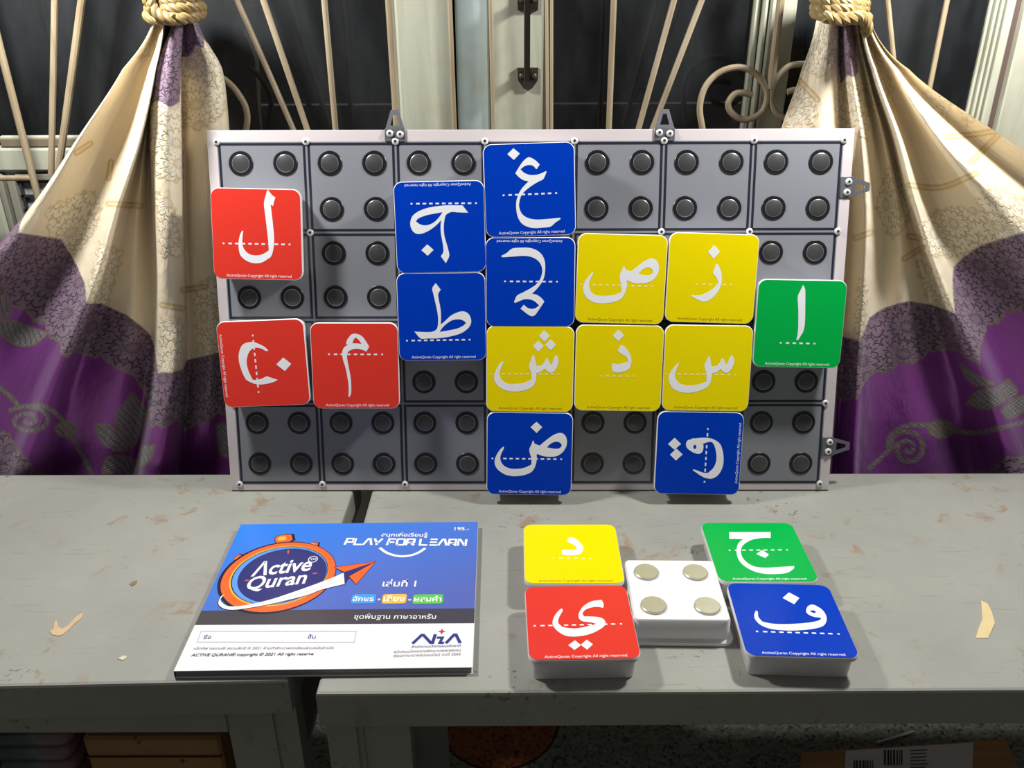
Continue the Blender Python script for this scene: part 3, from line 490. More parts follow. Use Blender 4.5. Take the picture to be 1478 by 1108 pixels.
# ------------------------------------------------------------------ letter tiles
def body_mesh():
    m = MB(); S = TS*U; R = .095*U
    Lp = lambda ins, z, r=R: rrect(S-2*ins*U, S-2*ins*U, max(r-ins*U, .02*U), z*U, 7)
    m.loft([Lp(.060, 0), Lp(.048, .014), Lp(.036, TH-.058), Lp(.010, TH-.050), Lp(.0, TH-.042), Lp(0, TH-.010), Lp(.008, TH)])
    return m.mesh('letter_tile', 40)
BODY = body_mesh()
FACE = flat_mesh('face_sticker', [[(p[0], p[1]) for p in rrect((TS-.014)*U, (TS-.014)*U, .090*U, 0, 8)]], TH*U, .0002)
ZF = TH*U+.0002
CAP = {}
for nm in ('w', 'y'): CAP[nm] = text_mesh('caption', 'ActiveQuran Copyright All right reserved', -.355*U, -.468*U, .372*U, -.468*U, ZF, bold=0.006)
INFO = {
 'lam': ('red', 'lam', 'topmost red tile on the board'), 'nun': ('red', 'sideways nun', 'tilted below the lam tile'), 'mim': ('red', 'mim', 'beside the sideways nun tile'),
 'zah': ('blue', 'upside-down zah', 'right above the tah tile'), 'tah': ('blue', 'tah', 'beside the mim tile on the board'), 'ghain': ('blue', 'ghain', 'at the top edge of the board'),
 'ain': ('blue', 'upside-down ain', 'just under the ghain tile'), 'shin': ('yellow', 'three-dotted shin', 'between the ain and dad tiles'), 'dad': ('blue', 'dad', 'directly under the shin tile'),
 'sad': ('yellow', 'dotless sad', 'beside the upside-down ain tile'), 'zay': ('yellow', 'one-dotted zay', 'between sad and the green tile'), 'dhal': ('yellow', 'one-dotted dhal', 'between shin and sin on the board'),
 'sin': ('yellow', 'dotless sin', 'above the sideways qaf tile'), 'qaf': ('blue', 'sideways two-dotted qaf', 'on the bottom row of the board'), 'alif': ('green', 'alif stroke', 'only green tile on the board'),
 'yeh': ('red', 'yeh', 'lying flat at the table front'), 'dal': ('yellow', 'dal', 'lying on the table behind the red one'), 'jim': ('green', 'jim', 'lying flat on the table'), 'fah': ('blue', 'fah', 'lying flat at the table front')}
CM = {'red': M_RED, 'yellow': M_YEL, 'blue': M_BLUE, 'green': M_GREEN}
for k, T in TILES.items():
    colr, let, where = INFO[k]
    u, v, a = T['pose']; rot = Matrix.Rotation(a+math.radians(T['base']), 4, 'Z')
    if k in MOUNT: mw = BM @ Matrix.Translation((u*U, v*U, .034*U)) @ rot
    else: mw = Matrix.Translation(W3(u, v, 0)) @ rot
    t = link('letter_tile', BODY, M_WHITE); t.matrix_world = mw
    tag(t, f'{colr} tile with white Arabic letter {let}, {where}', 'letter tile', 'letter tiles on the magnetic board' if k in MOUNT else 'letter tiles lying on the table')
    fm = FACE.copy(); f = link('face_sticker', fm, CM[colr], t)
    fm.materials.clear(); fm.materials.append(CM[colr])
    for c_i, P in enumerate(T['polys']):
        hol = T['holes'] if c_i == 0 else []
        lp = [smooth_poly([(x*TS*U, y*TS*U) for x, y in Q], sharp=50) if len(Q) > 4 else [(x*TS*U, y*TS*U) for x, y in Q] for Q in [P]+hol]
        link('letter' if c_i == 0 else 'letter_dot', flat_mesh('letter', lp, ZF+.00005, .00012), M_LETTER, f)
    (ax_, ay), (bx, by) = T['dash']; n = T['n']; lp = []
    for i in range(n):
        cx, cy = ax_+(bx-ax_)*i/(n-1), ay+(by-ay)*i/(n-1); hw = .010 if i in (0, n-1) else .0195; hh = .0085
        dx, dy = Vector((bx-ax_, by-ay)).normalized()
        lp.append([((cx+p*hw*dx-q*hh*dy)*TS*U, (cy+p*hw*dy+q*hh*dx)*TS*U) for p, q in ((-1, -1), (1, -1), (1, 1), (-1, 1))])
    link('dashed_baseline', flat_mesh('dashed_baseline', lp, ZF, .00010), M_DASHY if colr == 'yellow' else M_LETTER, f)
    link('caption', CAP['y' if colr == 'yellow' else 'w'], M_CAPY if colr == 'yellow' else M_CAPW, f)
# the upturned tile with its four magnets
q = [at_height(*p, TH) for p in ((900.8, 808), (1027, 809), (1057, 893.6), (917, 894.3))]
cen = sum(q)/4; ang = math.atan2(q[1][1]-q[0][1], q[1][0]-q[0][0])
t = link('letter_tile', BODY, M_WHITE)
t.matrix_world = Matrix.Translation(W3(cen[0], cen[1], TH)) @ Matrix.Rotation(ang, 4, 'Z') @ Matrix.Rotation(math.pi, 4, 'X')
tag(t, 'upturned white tile showing four round silver magnets, lying between the coloured tiles on the table', 'letter tile', 'letter tiles lying on the table')
dm = MB().lathe([(.122*U, 0), (.122*U, .018*U), (.114*U, .024*U)], 36).mesh('magnet')
inv = t.matrix_world.inverted()
for px, py in ((933, 824), (1004, 824.5), (943.5, 872), (1021, 873)):
    p = at_height(px, py, TH+.02); lp = inv @ W3(p[0], p[1], TH-.001)
    link('magnet', dm, M_NICKEL, t, Matrix.Translation(lp) @ Matrix.Rotation(math.pi, 4, 'X'))
# ------------------------------------------------------------------ the workbook
BW, BH, BT = 2.667, 2.236, .085
bk = Matrix.Translation(W3(-1.7249, -1.9067, 0)) @ Matrix.Rotation(.01356, 4, 'Z') @ Matrix.Translation((-BW*U/2, -BH*U/2, 0))
def sagged(name, x0, y0, x1, y1, z0, z1, mat, parent, ins=0.0):
    mb = MB(); mb.box((x0*U, y0*U, z0*U), (x1*U, y1*U, z1*U)); return mb.build(name, mat, parent, smooth=20)
t = NT('shaded_page_block'); v = t.coord(); f = t.noise(t.mapping(v, (1, 1, 900)), 3.0, 2); t.p(Base_Color=t.ramp(f, [(0.3, s(96, 96, 102)), (0.6, s(150, 150, 156))]), Roughness=0.7)  # page greys darkened, the shade on the page edges is in the colour
book = MB().box((.006*U, .012*U, .006*U), ((BW-.012)*U, (BH-.006)*U, (BT-.007)*U)).build('workbook', t.m, smooth=20); book.matrix_world = bk
tag(book, 'closed blue and white paperback workbook with an orange stopwatch on its cover', 'book')
M_COVW = plain('white_cover_print', s(244, 244, 246), 0.3)
cov = MB().box((0, 0, (BT-.007)*U), (BW*U, BH*U, BT*U)).build('front_cover', M_COVW, book, smooth=20)
MB().box((0, 0, .0005*U), (BW*U, BH*U, .006*U)).build('back_cover', M_COVW, book, smooth=20)
MB().loft([[(-.004*U, .0, .001*U), (0, 0, .001*U), (0, 0, BT*U), (-.004*U, 0, BT*U*.8)][::-1], [(-.004*U, BH*U, .001*U), (0, BH*U, .001*U), (0, BH*U, BT*U), (-.004*U, BH*U, BT*U*.8)][::-1]]).build('spine', plain('blue_spine', s(70, 110, 190), 0.3), book, smooth=20)
t = NT('blue_gradient_print'); v = t.coord(); sp = t.n('ShaderNodeSeparateXYZ'); t.set(sp.inputs[0], v)
g = t.math('ADD', t.math('MULTIPLY', sp.outputs[0], .5/(BW*U)), t.math('MULTIPLY', t.math('SUBTRACT', BH*U, sp.outputs[1]), .5/(1.43*U)))
t.p(Base_Color=t.ramp(g, [(0.05, s(52, 132, 240)), (0.45, s(76, 122, 216)), (0.9, s(90, 106, 184))]), Roughness=0.25); M_SKY = t.m
lay = [BT*U]
def art(name, loops, mat, parent=None):
    lay[0] += .000008
    return link(name, flat_mesh(name, [[(x*U, y*U) for x, y in L] for L in loops], lay[0], .00001), mat, parent or cov)
def ribbon1(*a): return [ribbon(*a)]
def line_art(name, ribbons, mat, parent=None):
    lay[0] += .000012
    return link(name, strip_mesh(name, [([(x*U, y*U) for x, y in L], [(x*U, y*U) for x, y in R], c) for L, R, c in ribbons], lay[0]), mat, parent or cov)
def words(name, txt, p0, p1, mat, h=None, bold=0.0, shear=0.0, parent=None):
    return link(name, text_mesh(name, txt, p0[0]*U, p0[1]*U, p1[0]*U, p1[1]*U, lay[0]+.00001, height=None if h is None else h*U, bold=bold, shear=shear), mat, parent or cov)
P_ = lambda n, c, r=0.3: plain(n, s(*c), r)
M_INKW = P_('white_print', (246, 246, 250)); M_BAND = P_('charcoal_print', (72, 70, 78)); M_OR = P_('orange_print', (240, 108, 50)); M_NAVY = P_('navy_print', (44, 52, 120))
M_OUT = P_('dark_outline_print', (34, 32, 56)); M_LBL = P_('light_blue_print', (96, 160, 240)); M_GOLD = P_('gold_print', (248, 186, 70)); M_INKG = P_('grey_print', (120, 120, 128)); M_INKN = P_('indigo_print', (56, 60, 140))
M_INKL = P_('faint_grey_print', (196, 196, 206))
art('blue_field', [[(0, .79), (BW, .785), (BW, BH), (0, BH)]], M_SKY)
art('charcoal_band', [[(0, .594), (BW, .572), (BW, .785), (0, .797)]], M_BAND)
def circle(cx, cy, rx, ry, rot=0, n=64):
    c, s_ = math.cos(rot), math.sin(rot); return [(cx+rx*math.cos(2*math.pi*i/n)*c-ry*math.sin(2*math.pi*i/n)*s_, cy+rx*math.cos(2*math.pi*i/n)*s_+ry*math.sin(2*math.pi*i/n)*c) for i in range(n)]
# stopwatch
for pts in ([(0.444, 1.961), (0.468, 2.008), (0.531, 2.034), (0.61, 2.031), (0.643, 1.94), (0.612, 1.899), (0.48, 1.879)], [(0.855, 1.836), (0.867, 1.885), (0.936, 1.875), (0.938, 1.798)], [(0.087, 1.61), (0.127, 1.683), (0.231, 1.64), (0.224, 1.535), (0.168, 1.523)]):
    cx = sum(p[0] for p in pts)/len(pts); cy = sum(p[1] for p in pts)/len(pts)
    art('watch_button', [[(cx+(x-cx)*1.22+.012, cy+(y-cy)*1.2) for x, y in pts]], M_OUT); art('watch_button', [pts], M_OR)
    art('button_highlight', [[(cx+(x-cx)*.5-.02, cy+(y-cy)*.5) for x, y in pts]], M_GOLD)
OC = (0.635, 1.325); 
art('watch_ring', [circle(OC[0]-.012, OC[1]-.006, .598, .578, .5)], M_OUT); art('watch_ring', [circle(OC[0], OC[1], .578, .555, .5)], M_OR)
art('watch_ring', [circle(OC[0]+.002, OC[1]+.012, .500, .486, .4)], M_GOLD); art('watch_ring', [circle(OC[0]+.008, OC[1]+.016, .490, .470, .4)], M_OUT)
art('watch_dial', [circle(OC[0]+.010, OC[1]+.014, .480, .462, .4)], M_LBL); art('watch_dial', [circle(OC[0]+.035, OC[1]+.010, .450, .440, .4)], M_NAVY)
for a_, b_ in (((0.639, 1.748), (0.649, 1.689)), ((0.306, 1.248), (0.345, 1.252)), ((0.977, 1.348), (1.022, 1.352)), ((0.714, 0.914), (0.727, 0.895))): line_art('dial_tick', ribbon1([a_, b_], .014), M_OR)
words('cover_lettering', '\u039bctive', (0.346, 1.314), (0.955, 1.404), M_INKW, h=.225, bold=.02, shear=.28)
words('cover_lettering', 'Quran', (0.36, 1.100), (0.947, 1.198), M_INKW, h=.205, bold=.02, shear=.28)
line_art('trademark_ring', ribbon1(circle(.934, 1.585, .046, .05, 0, 24), .010, True), M_INKW); words('cover_lettering', 'TM', (.905, 1.568), (.965, 1.572), M_INKW, bold=.018)
# swoosh and paper plane
up = [(0.159, 1.037), (0.139, 0.966), (0.171, 0.907), (0.257, 0.854), (0.411, 0.867), (0.628, 0.944), (0.84, 1.058), (1.053, 1.185), (1.216, 1.292), (1.296, 1.357)]
lo = [(1.336, 1.175), (1.111, 1.089), (1.006, 1.018), (0.789, 0.929), (0.57, 0.857), (0.348, 0.806), (0.236, 0.813), (0.16, 0.861), (0.131, 0.919), (0.129, 1.002)]
sw = smooth_poly(up, False, 80, 3)+smooth_poly(lo, False, 80, 3)
art('swoosh', [[(x+(.004 if x > .3 else -.006), y-.008) for x, y in sw]], M_OUT); art('swoosh', [sw], M_INKW)
line_art('swoosh_line', ribbon1(smooth_poly([(.42, .846), (.63, .91), (.84, 1.0), (1.1, 1.12), (1.31, 1.27)], False, 80, 3), .007), M_INKL)
art('paper_plane', [[(1.612, 1.542), (1.178, 1.447), (1.298, 1.345), (1.337, 1.168), (1.366, 1.270), (1.455, 1.158)]], M_OUT)
art('paper_plane', [[(1.605, 1.534), (1.189, 1.443), (1.3, 1.365)]], M_OR); art('paper_plane', [[(1.605, 1.534), (1.362, 1.293), (1.453, 1.168)]], M_OR)
art('paper_plane', [[(1.296, 1.359), (1.341, 1.175), (1.366, 1.3), (1.59, 1.526)]], M_NAVY)
# printed words
words('cover_lettering', '\u0e2a\u0e19\u0e38\u0e01\u0e40\u0e1e\u0e37\u0e48\u0e2d\u0e40\u0e23\u0e35\u0e22\u0e19\u0e23\u0e39\u0e49', (1.607, 1.976), (2.116, 1.962), M_INKW, bold=.018)
GL = {'P': [[(0, 0), (.14, .94), (1, .94), (1.0, .42), (.22, .42)]], 'L': [[(0, 1), (0, .06), (1, .06)]], 'A': [[(-.1, 0), (.45, .94), (.7, .94), (1.02, 0)]], 'Y': [[(0, 1), (.35, .42), (.62, .42), (1.05, 1)], [(.48, .42), (.42, 0)]],
 'F': [[(0, 0), (.16, .94), (1.05, .94)], [(.1, .46), (.9, .46)]], 'O': [[(.08, .06), (0, .25), (0, .8), (.1, .94), (.9, .94), (1, .8), (1, .2), (.9, .06), (.06, .06)]], 'R': [[(0, 0), (.1, .94), (1, .94), (1, .42), (.2, .42)], [(.5, .42), (1.05, 0)]],
 'E': [[(.05, .94), (1, .94)], [(.02, .5), (.98, .5)], [(0, .06), (1, .06)]], 'N': [[(0, 0), (.0, .94), (.25, .94), (.85, .08), (1, .08), (1.05, 1)]]}
def stroke_word(txt, p0, p1, h, w, mat):
    W_ = sum(.45 if c == ' ' else 1.0 for c in txt); tot = Vector(p1)-Vector(p0); ux = tot/W_; nn = Vector((-tot.y, tot.x)).normalized()*h; k = 0; loops = []
    for c in txt:
        if c == ' ': k += .45; continue
        for S_ in GL[c]: loops.append(ribbon([Vector(p0)+ux*(k+.05+x*.80)+nn*y for x, y in S_], w))
        k += 1
    return loops
line_art('cover_lettering', stroke_word('PLAY FOR LEARN', (1.224, 1.832), (2.555, 1.789), .118, .026, M_INKW), M_INKW)
line_art('smile_arc', ribbon1(smooth_poly([(1.617, 1.771), (1.696, 1.688), (1.784, 1.638), (1.873, 1.617), (1.964, 1.632), (2.041, 1.677), (2.11, 1.755)], False, 90, 4), .034), M_INKW)
words('price_print', '195.-', (2.408, 2.072), (2.572, 2.071), M_INKW, bold=.012)
words('cover_lettering', '\u0e40\u0e25\u0e48\u0e21\u0e17\u0e35\u0e48 1', (1.721, 1.128), (2.061, 1.120), M_INKW, bold=.018)
for (x0, y0), (x1, y1), c, txt in (((1.440, .872), (1.680, 1.010), (72, 160, 236), '\u0e2d\u0e31\u0e01\u0e29\u0e23'), ((1.746, .866), (1.986, 1.006), (244, 194, 74), '\u0e40\u0e2a\u0e35\u0e22\u0e07'), ((2.050, .856), (2.350, .996), (100, 200, 84), '\u0e1c\u0e2a\u0e21\u0e04\u0e33')):
    art('word_chip', [[(a_, b_) for a_, b_, _ in rrect(x1-x0, y1-y0, .025, 0, 4, (x0+x1)/2, (y0+y1)/2)]], P_('chip_%d' % c[0], c))
    words('cover_lettering', txt, (x0+.012, y0+.038), (x1-.018, y0+.036), M_INKW, bold=.018)
words('cover_lettering', '+', (1.698, .905), (1.732, .905), M_INKW, bold=.018); words('cover_lettering', '=', (2.002, .895), (2.036, .895), M_INKW, bold=.018)
words('cover_lettering', '\u0e0a\u0e38\u0e14\u0e1e\u0e37\u0e49\u0e19\u0e10\u0e32\u0e19 \u0e20\u0e32\u0e29\u0e32\u0e2d\u0e32\u0e2b\u0e23\u0e31\u0e1a', (1.506, .652), (2.296, .638), M_INKW, bold=.008)
line_art('name_box', ribbon1([(.087, .508), (1.556, .481), (1.561, .335), (.096, .363)], .006, True), M_INKL)
words('cover_lettering', '\u0e0a\u0e37\u0e48\u0e2d', (.138, .400), (.208, .402), M_INKN); words('cover_lettering', '\u0e0a\u0e31\u0e49\u0e19', (1.114, .387), (1.187, .389), M_INKN)
words('copyright_line', '\u0e41\u0e2d\u0e47\u0e01\u0e17\u0e35\u0e1f \u0e01\u0e38\u0e23\u0e2d\u0e32\u0e19\u00ae \u0e2a\u0e07\u0e27\u0e19\u0e2a\u0e34\u0e17\u0e18\u0e34\u0e4c \u00a9 2021 \u0e2b\u0e49\u0e32\u0e21\u0e17\u0e33\u0e2a\u0e33\u0e40\u0e19\u0e32\u0e25\u0e2d\u0e01\u0e40\u0e25\u0e35\u0e22\u0e19\u0e2a\u0e48\u0e27\u0e19\u0e2b\u0e19\u0e36\u0e48\u0e07\u0e2a\u0e48\u0e27\u0e19\u0e43\u0e14', (.092, .262), (1.381, .249), M_INKG)
words('copyright_line', 'ACTIVE QURAN\u00ae copyright \u00a9 2021 All right reserve', (.095, .177), (1.210, .174), P_('dark_grey_print', (70, 70, 76)), bold=.012, shear=.2)
nia = lambda P: [(2.102+x*.442, .306+y*.12) for x, y in P]
for P in ([(0, 0), (.17, .93), (.21, .93), (.38, .07), (.42, .07), (.46, 1)], [(.70, 0), (.86, .93), (.90, .93), (1.0, 0)]): line_art('logo_letter', ribbon1(nia(P), .030), M_INKN)
line_art('logo_letter', ribbon1(nia([(.50, .62), (.62, .62), (.57, .05), (.66, .05)]), .026), M_INKN)
art('logo_star', [[(2.364+r*math.sin(math.pi*i/4), .463+1.15*r*math.cos(math.pi*i/4)) for i in range(8) for r in [(.036 if i % 2 == 0 else .014)]]], P_('star_red_print', (206, 66, 66)))
words('sponsor_line', '\u0e2a\u0e33\u0e19\u0e31\u0e01\u0e07\u0e32\u0e19\u0e19\u0e27\u0e31\u0e15\u0e01\u0e23\u0e23\u0e21\u0e41\u0e2b\u0e48\u0e07\u0e0a\u0e32\u0e15\u0e34', (2.097, .250), (2.55, .258), M_INKN)
words('sponsor_line', '\u0e2a\u0e19\u0e31\u0e1a\u0e2a\u0e19\u0e38\u0e19\u0e42\u0e04\u0e23\u0e07\u0e01\u0e32\u0e23\u0e1e\u0e31\u0e12\u0e19\u0e32\u0e41\u0e1e\u0e25\u0e15\u0e1f\u0e2d\u0e23\u0e4c\u0e21', (1.94, .188), (2.552, .200), M_INKG)
words('sponsor_line', '\u0e40\u0e23\u0e35\u0e22\u0e19\u0e20\u0e32\u0e29\u0e32\u0e2d\u0e32\u0e2b\u0e23\u0e31\u0e1a\u0e2d\u0e2d\u0e19\u0e44\u0e25\u0e19\u0e4c \u0e07\u0e1a\u0e1b\u0e35 2563', (1.942, .136), (2.552, .150), M_INKG)
# ------------------------------------------------------------------ scraps stuck to the tables
def scrap(name, pts, mat, label, cat, th=.006, bow=0.0):
    q = [at_height(x, y, .001) for x, y in pts]; c = sum(q)/len(q)
    m = flat_mesh(name, [[((p[0]-c[0])*U, (p[1]-c[1])*U) for p in q]], 0, th*U)
    o = link(name, m, mat); o.location = W3(c[0], c[1], .0008); return tag(o, label, cat)
M_TAPE = plain('beige_masking_tape', s(222, 200, 150), 0.6, grain=0.08)
scrap('tape_scrap', [(1416, 867), (1425, 871), (1431, 882), (1436, 899), (1426, 921), (1408, 921), (1412, 908), (1418, 893), (1417, 880)], M_TAPE, 'torn bent strip of beige masking tape stuck on the right table', 'tape')
scrap('paper_scrap', [(72, 911), (77, 908), (79, 898), (82, 895), (84, 905), (90, 908), (99, 902), (108, 892), (115, 887), (121, 884), (117, 893), (108, 900), (98, 910), (91, 916), (84, 918), (75, 916)], plain('torn_tan_paper', s(206, 178, 138), 0.8, grain=0.2), 'curved tan torn paper residue stuck on the left table', 'paper scrap')
scrap('paper_scrap', [(170, 951), (178, 946), (184, 948), (178, 953)], plain('pale_paper_flake', s(214, 206, 180), 0.8), 'tiny pale diamond-shaped paper flake near the front edge of the left table', 'paper scrap')
scrap('paint_flake', [(187, 843), (192, 839), (198, 838), (197, 842), (191, 846)], plain('brown_flake', s(136, 116, 82), 0.8), 'small brown spot of dried glue on the left table', 'glue spot')
scrap('paint_flake', [(318, 998), (322, 990), (327, 988), (324, 996)][::-1], plain('red_chip', s(150, 50, 46), 0.6), 'small red paint chip on the front lip of the left table', 'paint chip') if False else None
# ------------------------------------------------------------------ curtains
def catmull(P, t):
    """P (n,...) values at 0..n-1, t array -> smooth interpolation"""
    P = np.asarray(P, float); n = len(P); i = np.clip(np.floor(t).astype(int), 0, n-2); f = t-i
    f = f.reshape(f.shape+(1,)*(P.ndim-1))
    p1, p2 = P[i], P[i+1]; p0 = P[np.clip(i-1, 0, n-1)]; p3 = P[np.clip(i+2, 0, n-1)]
    p0 = np.where((i == 0).reshape(f.shape), 2*p1-p2, p0); p3 = np.where((i == n-2).reshape(f.shape), 2*p2-p1, p3)
    m1 = (p2-p0)*.5; m2 = (p3-p1)*.5
    return p1*(2*f**3-3*f**2+1)+m1*(f**3-2*f**2+f)+p2*(-2*f**3+3*f**2)+m2*(f**3-f**2)
def poly_dist(px, py, P, closed=True):
    """signed distance in px to a polygon (negative inside) or distance to a polyline"""
    d = np.full(px.shape, 1e9); ins = np.zeros(px.shape, bool); n = len(P)
    for i in range(n if closed else n-1):
        (ax, ay), (bx, by) = P[i], P[(i+1) % n]; ex, ey = bx-ax, by-ay; L = max(ex*ex+ey*ey, 1e-9)
        t = np.clip(((px-ax)*ex+(py-ay)*ey)/L, 0, 1); d = np.minimum(d, np.hypot(px-ax-t*ex, py-ay-t*ey))
        if closed and ay != by:
            c = (ay > py) != (by > py); ins ^= c & (px < (bx-ax)*(py-ay)/(by-ay)+ax)
    return np.where(ins, -d, d) if closed else d
LEV = np.array([-60, 0, 35, 100, 200, 300, 420, 550, 690, 770.])
def fabric():
    t = NT('embroidered_satin')
    A = t.n('ShaderNodeAttribute', attribute_name='zone'); sp = t.n('ShaderNodeSeparateColor'); t.set(sp.inputs[0], A.outputs['Color']); band, purple, lace_c = sp.outputs
    B = t.n('ShaderNodeAttribute', attribute_name='motif'); sm = t.n('ShaderNodeSeparateColor'); t.set(sm.inputs[0], B.outputs['Color']); fill, edge, gold = sm.outputs
    Fv = t.n('ShaderNodeAttribute', attribute_name='weave').outputs['Vector']
    wn = t.n('ShaderNodeTexNoise', i_Scale=5.0, i_Detail=2.0); t.set(wn.inputs['Vector'], Fv)
    off = t.n('ShaderNodeVectorMath', operation='MULTIPLY_ADD'); t.set(off.inputs[0], wn.outputs['Color']); off.inputs[1].default_value = (.07, .07, 0); t.set(off.inputs[2], Fv)
    vo = t.n('ShaderNodeTexVoronoi', i_Scale=2.2, i_Randomness=.7, voronoi_dimensions='2D'); t.set(vo.inputs['Vector'], off.outputs[0])
    sub = t.n('ShaderNodeVectorMath', operation='SUBTRACT'); t.set(sub.inputs[0], off.outputs[0]); t.set(sub.inputs[1], vo.outputs['Position'])
    sx = t.n('ShaderNodeSeparateXYZ'); t.set(sx.inputs[0], sub.outputs[0])
    th = t.math('ARCTAN2', sx.outputs[1], sx.outputs[0]); dist = t.n('ShaderNodeVectorMath', operation='LENGTH'); t.set(dist.inputs[0], sub.outputs[0]); d = dist.outputs['Value']
    ring = t.math('FLOOR', t.math('MULTIPLY', d, 7.5)); rf = t.math('FRACT', t.math('MULTIPLY', d, 7.5))
    ang = t.math('ADD', t.math('MULTIPLY', th, 6.0), t.math('MULTIPLY', ring, 1.57))
    pet = t.math('ABSOLUTE', t.math('SINE', ang)); sc = t.math('ABSOLUTE', t.math('SUBTRACT', rf, t.math('MULTIPLY', t.math('POWER', pet, .6), .6)))
    line = t.math('MINIMUM', t.math('MULTIPLY', pet, 1.5), t.math('MULTIPLY', sc, 4.0), clamp=True)
    line = t.ramp(line, [(0.15, (0, 0, 0, 1)), (0.5, (1, 1, 1, 1))])      # 0 on the stitched furrows, 1 on the raised petals
    wv = t.n('ShaderNodeTexNoise', i_Scale=1.0, i_Detail=2.0); t.set(wv.inputs['Vector'], t.mapping(Fv, (90, 3, 1)))
    sat = t.mix(wv.outputs['Fac'], s(240, 222, 190), s(248, 236, 210))
    lace = t.mix(line, s(206, 184, 146), s(244, 234, 210))
    cream = t.mix(lace_c, sat, lace); cream = t.mix(gold, cream, s(206, 176, 116))
    bandc = t.mix(line, s(66, 40, 70), s(134, 110, 130))
    pur = t.mix(wv.outputs['Fac'], s(128, 46, 140), s(152, 70, 166))
    gridv = t.n('ShaderNodeTexBrick', i_Scale=9.0, i_Mortar_Size=.045, i_Color1=s(128, 134, 124), i_Color2=s(146, 148, 136), i_Mortar=s(84, 62, 92)); gridv.offset = 0.0
    t.set(gridv.inputs['Vector'], t.mapping(off.outputs[0], (1, 1, 1), (0, 0, .6)))
    c = t.mix(purple, cream, pur); c = t.mix(band, c, bandc); c = t.mix(fill, c, gridv.outputs['Color']); c = t.mix(edge, c, s(128, 112, 92))
    t.p(Base_Color=c)
    emb = t.math('MAXIMUM', t.math('MAXIMUM', band, lace_c), fill, clamp=True)
    t.p(Roughness=t.math('ADD', t.math('MULTIPLY', emb, .2), .34), Metallic=t.math('MULTIPLY', t.math('MULTIPLY', t.math('SUBTRACT', 1.0, emb, clamp=True), purple), .4)); t.b.inputs['Specular IOR Level'].default_value = .7
    t.b.inputs['Sheen Weight'].default_value = .15
    crk = t.n('ShaderNodeTexNoise', i_Scale=4.0, i_Detail=3.0); t.set(crk.inputs['Vector'], t.mapping(Fv, (2.2, .8, 1)))
    hgt = t.math('ADD', t.math('MULTIPLY', t.math('MULTIPLY', line, t.math('MAXIMUM', band, lace_c)), .35), t.math('MULTIPLY', crk.outputs['Fac'], 2.0))
    t.bump(hgt, .55, .0016); return t.m
M_SATIN = fabric()
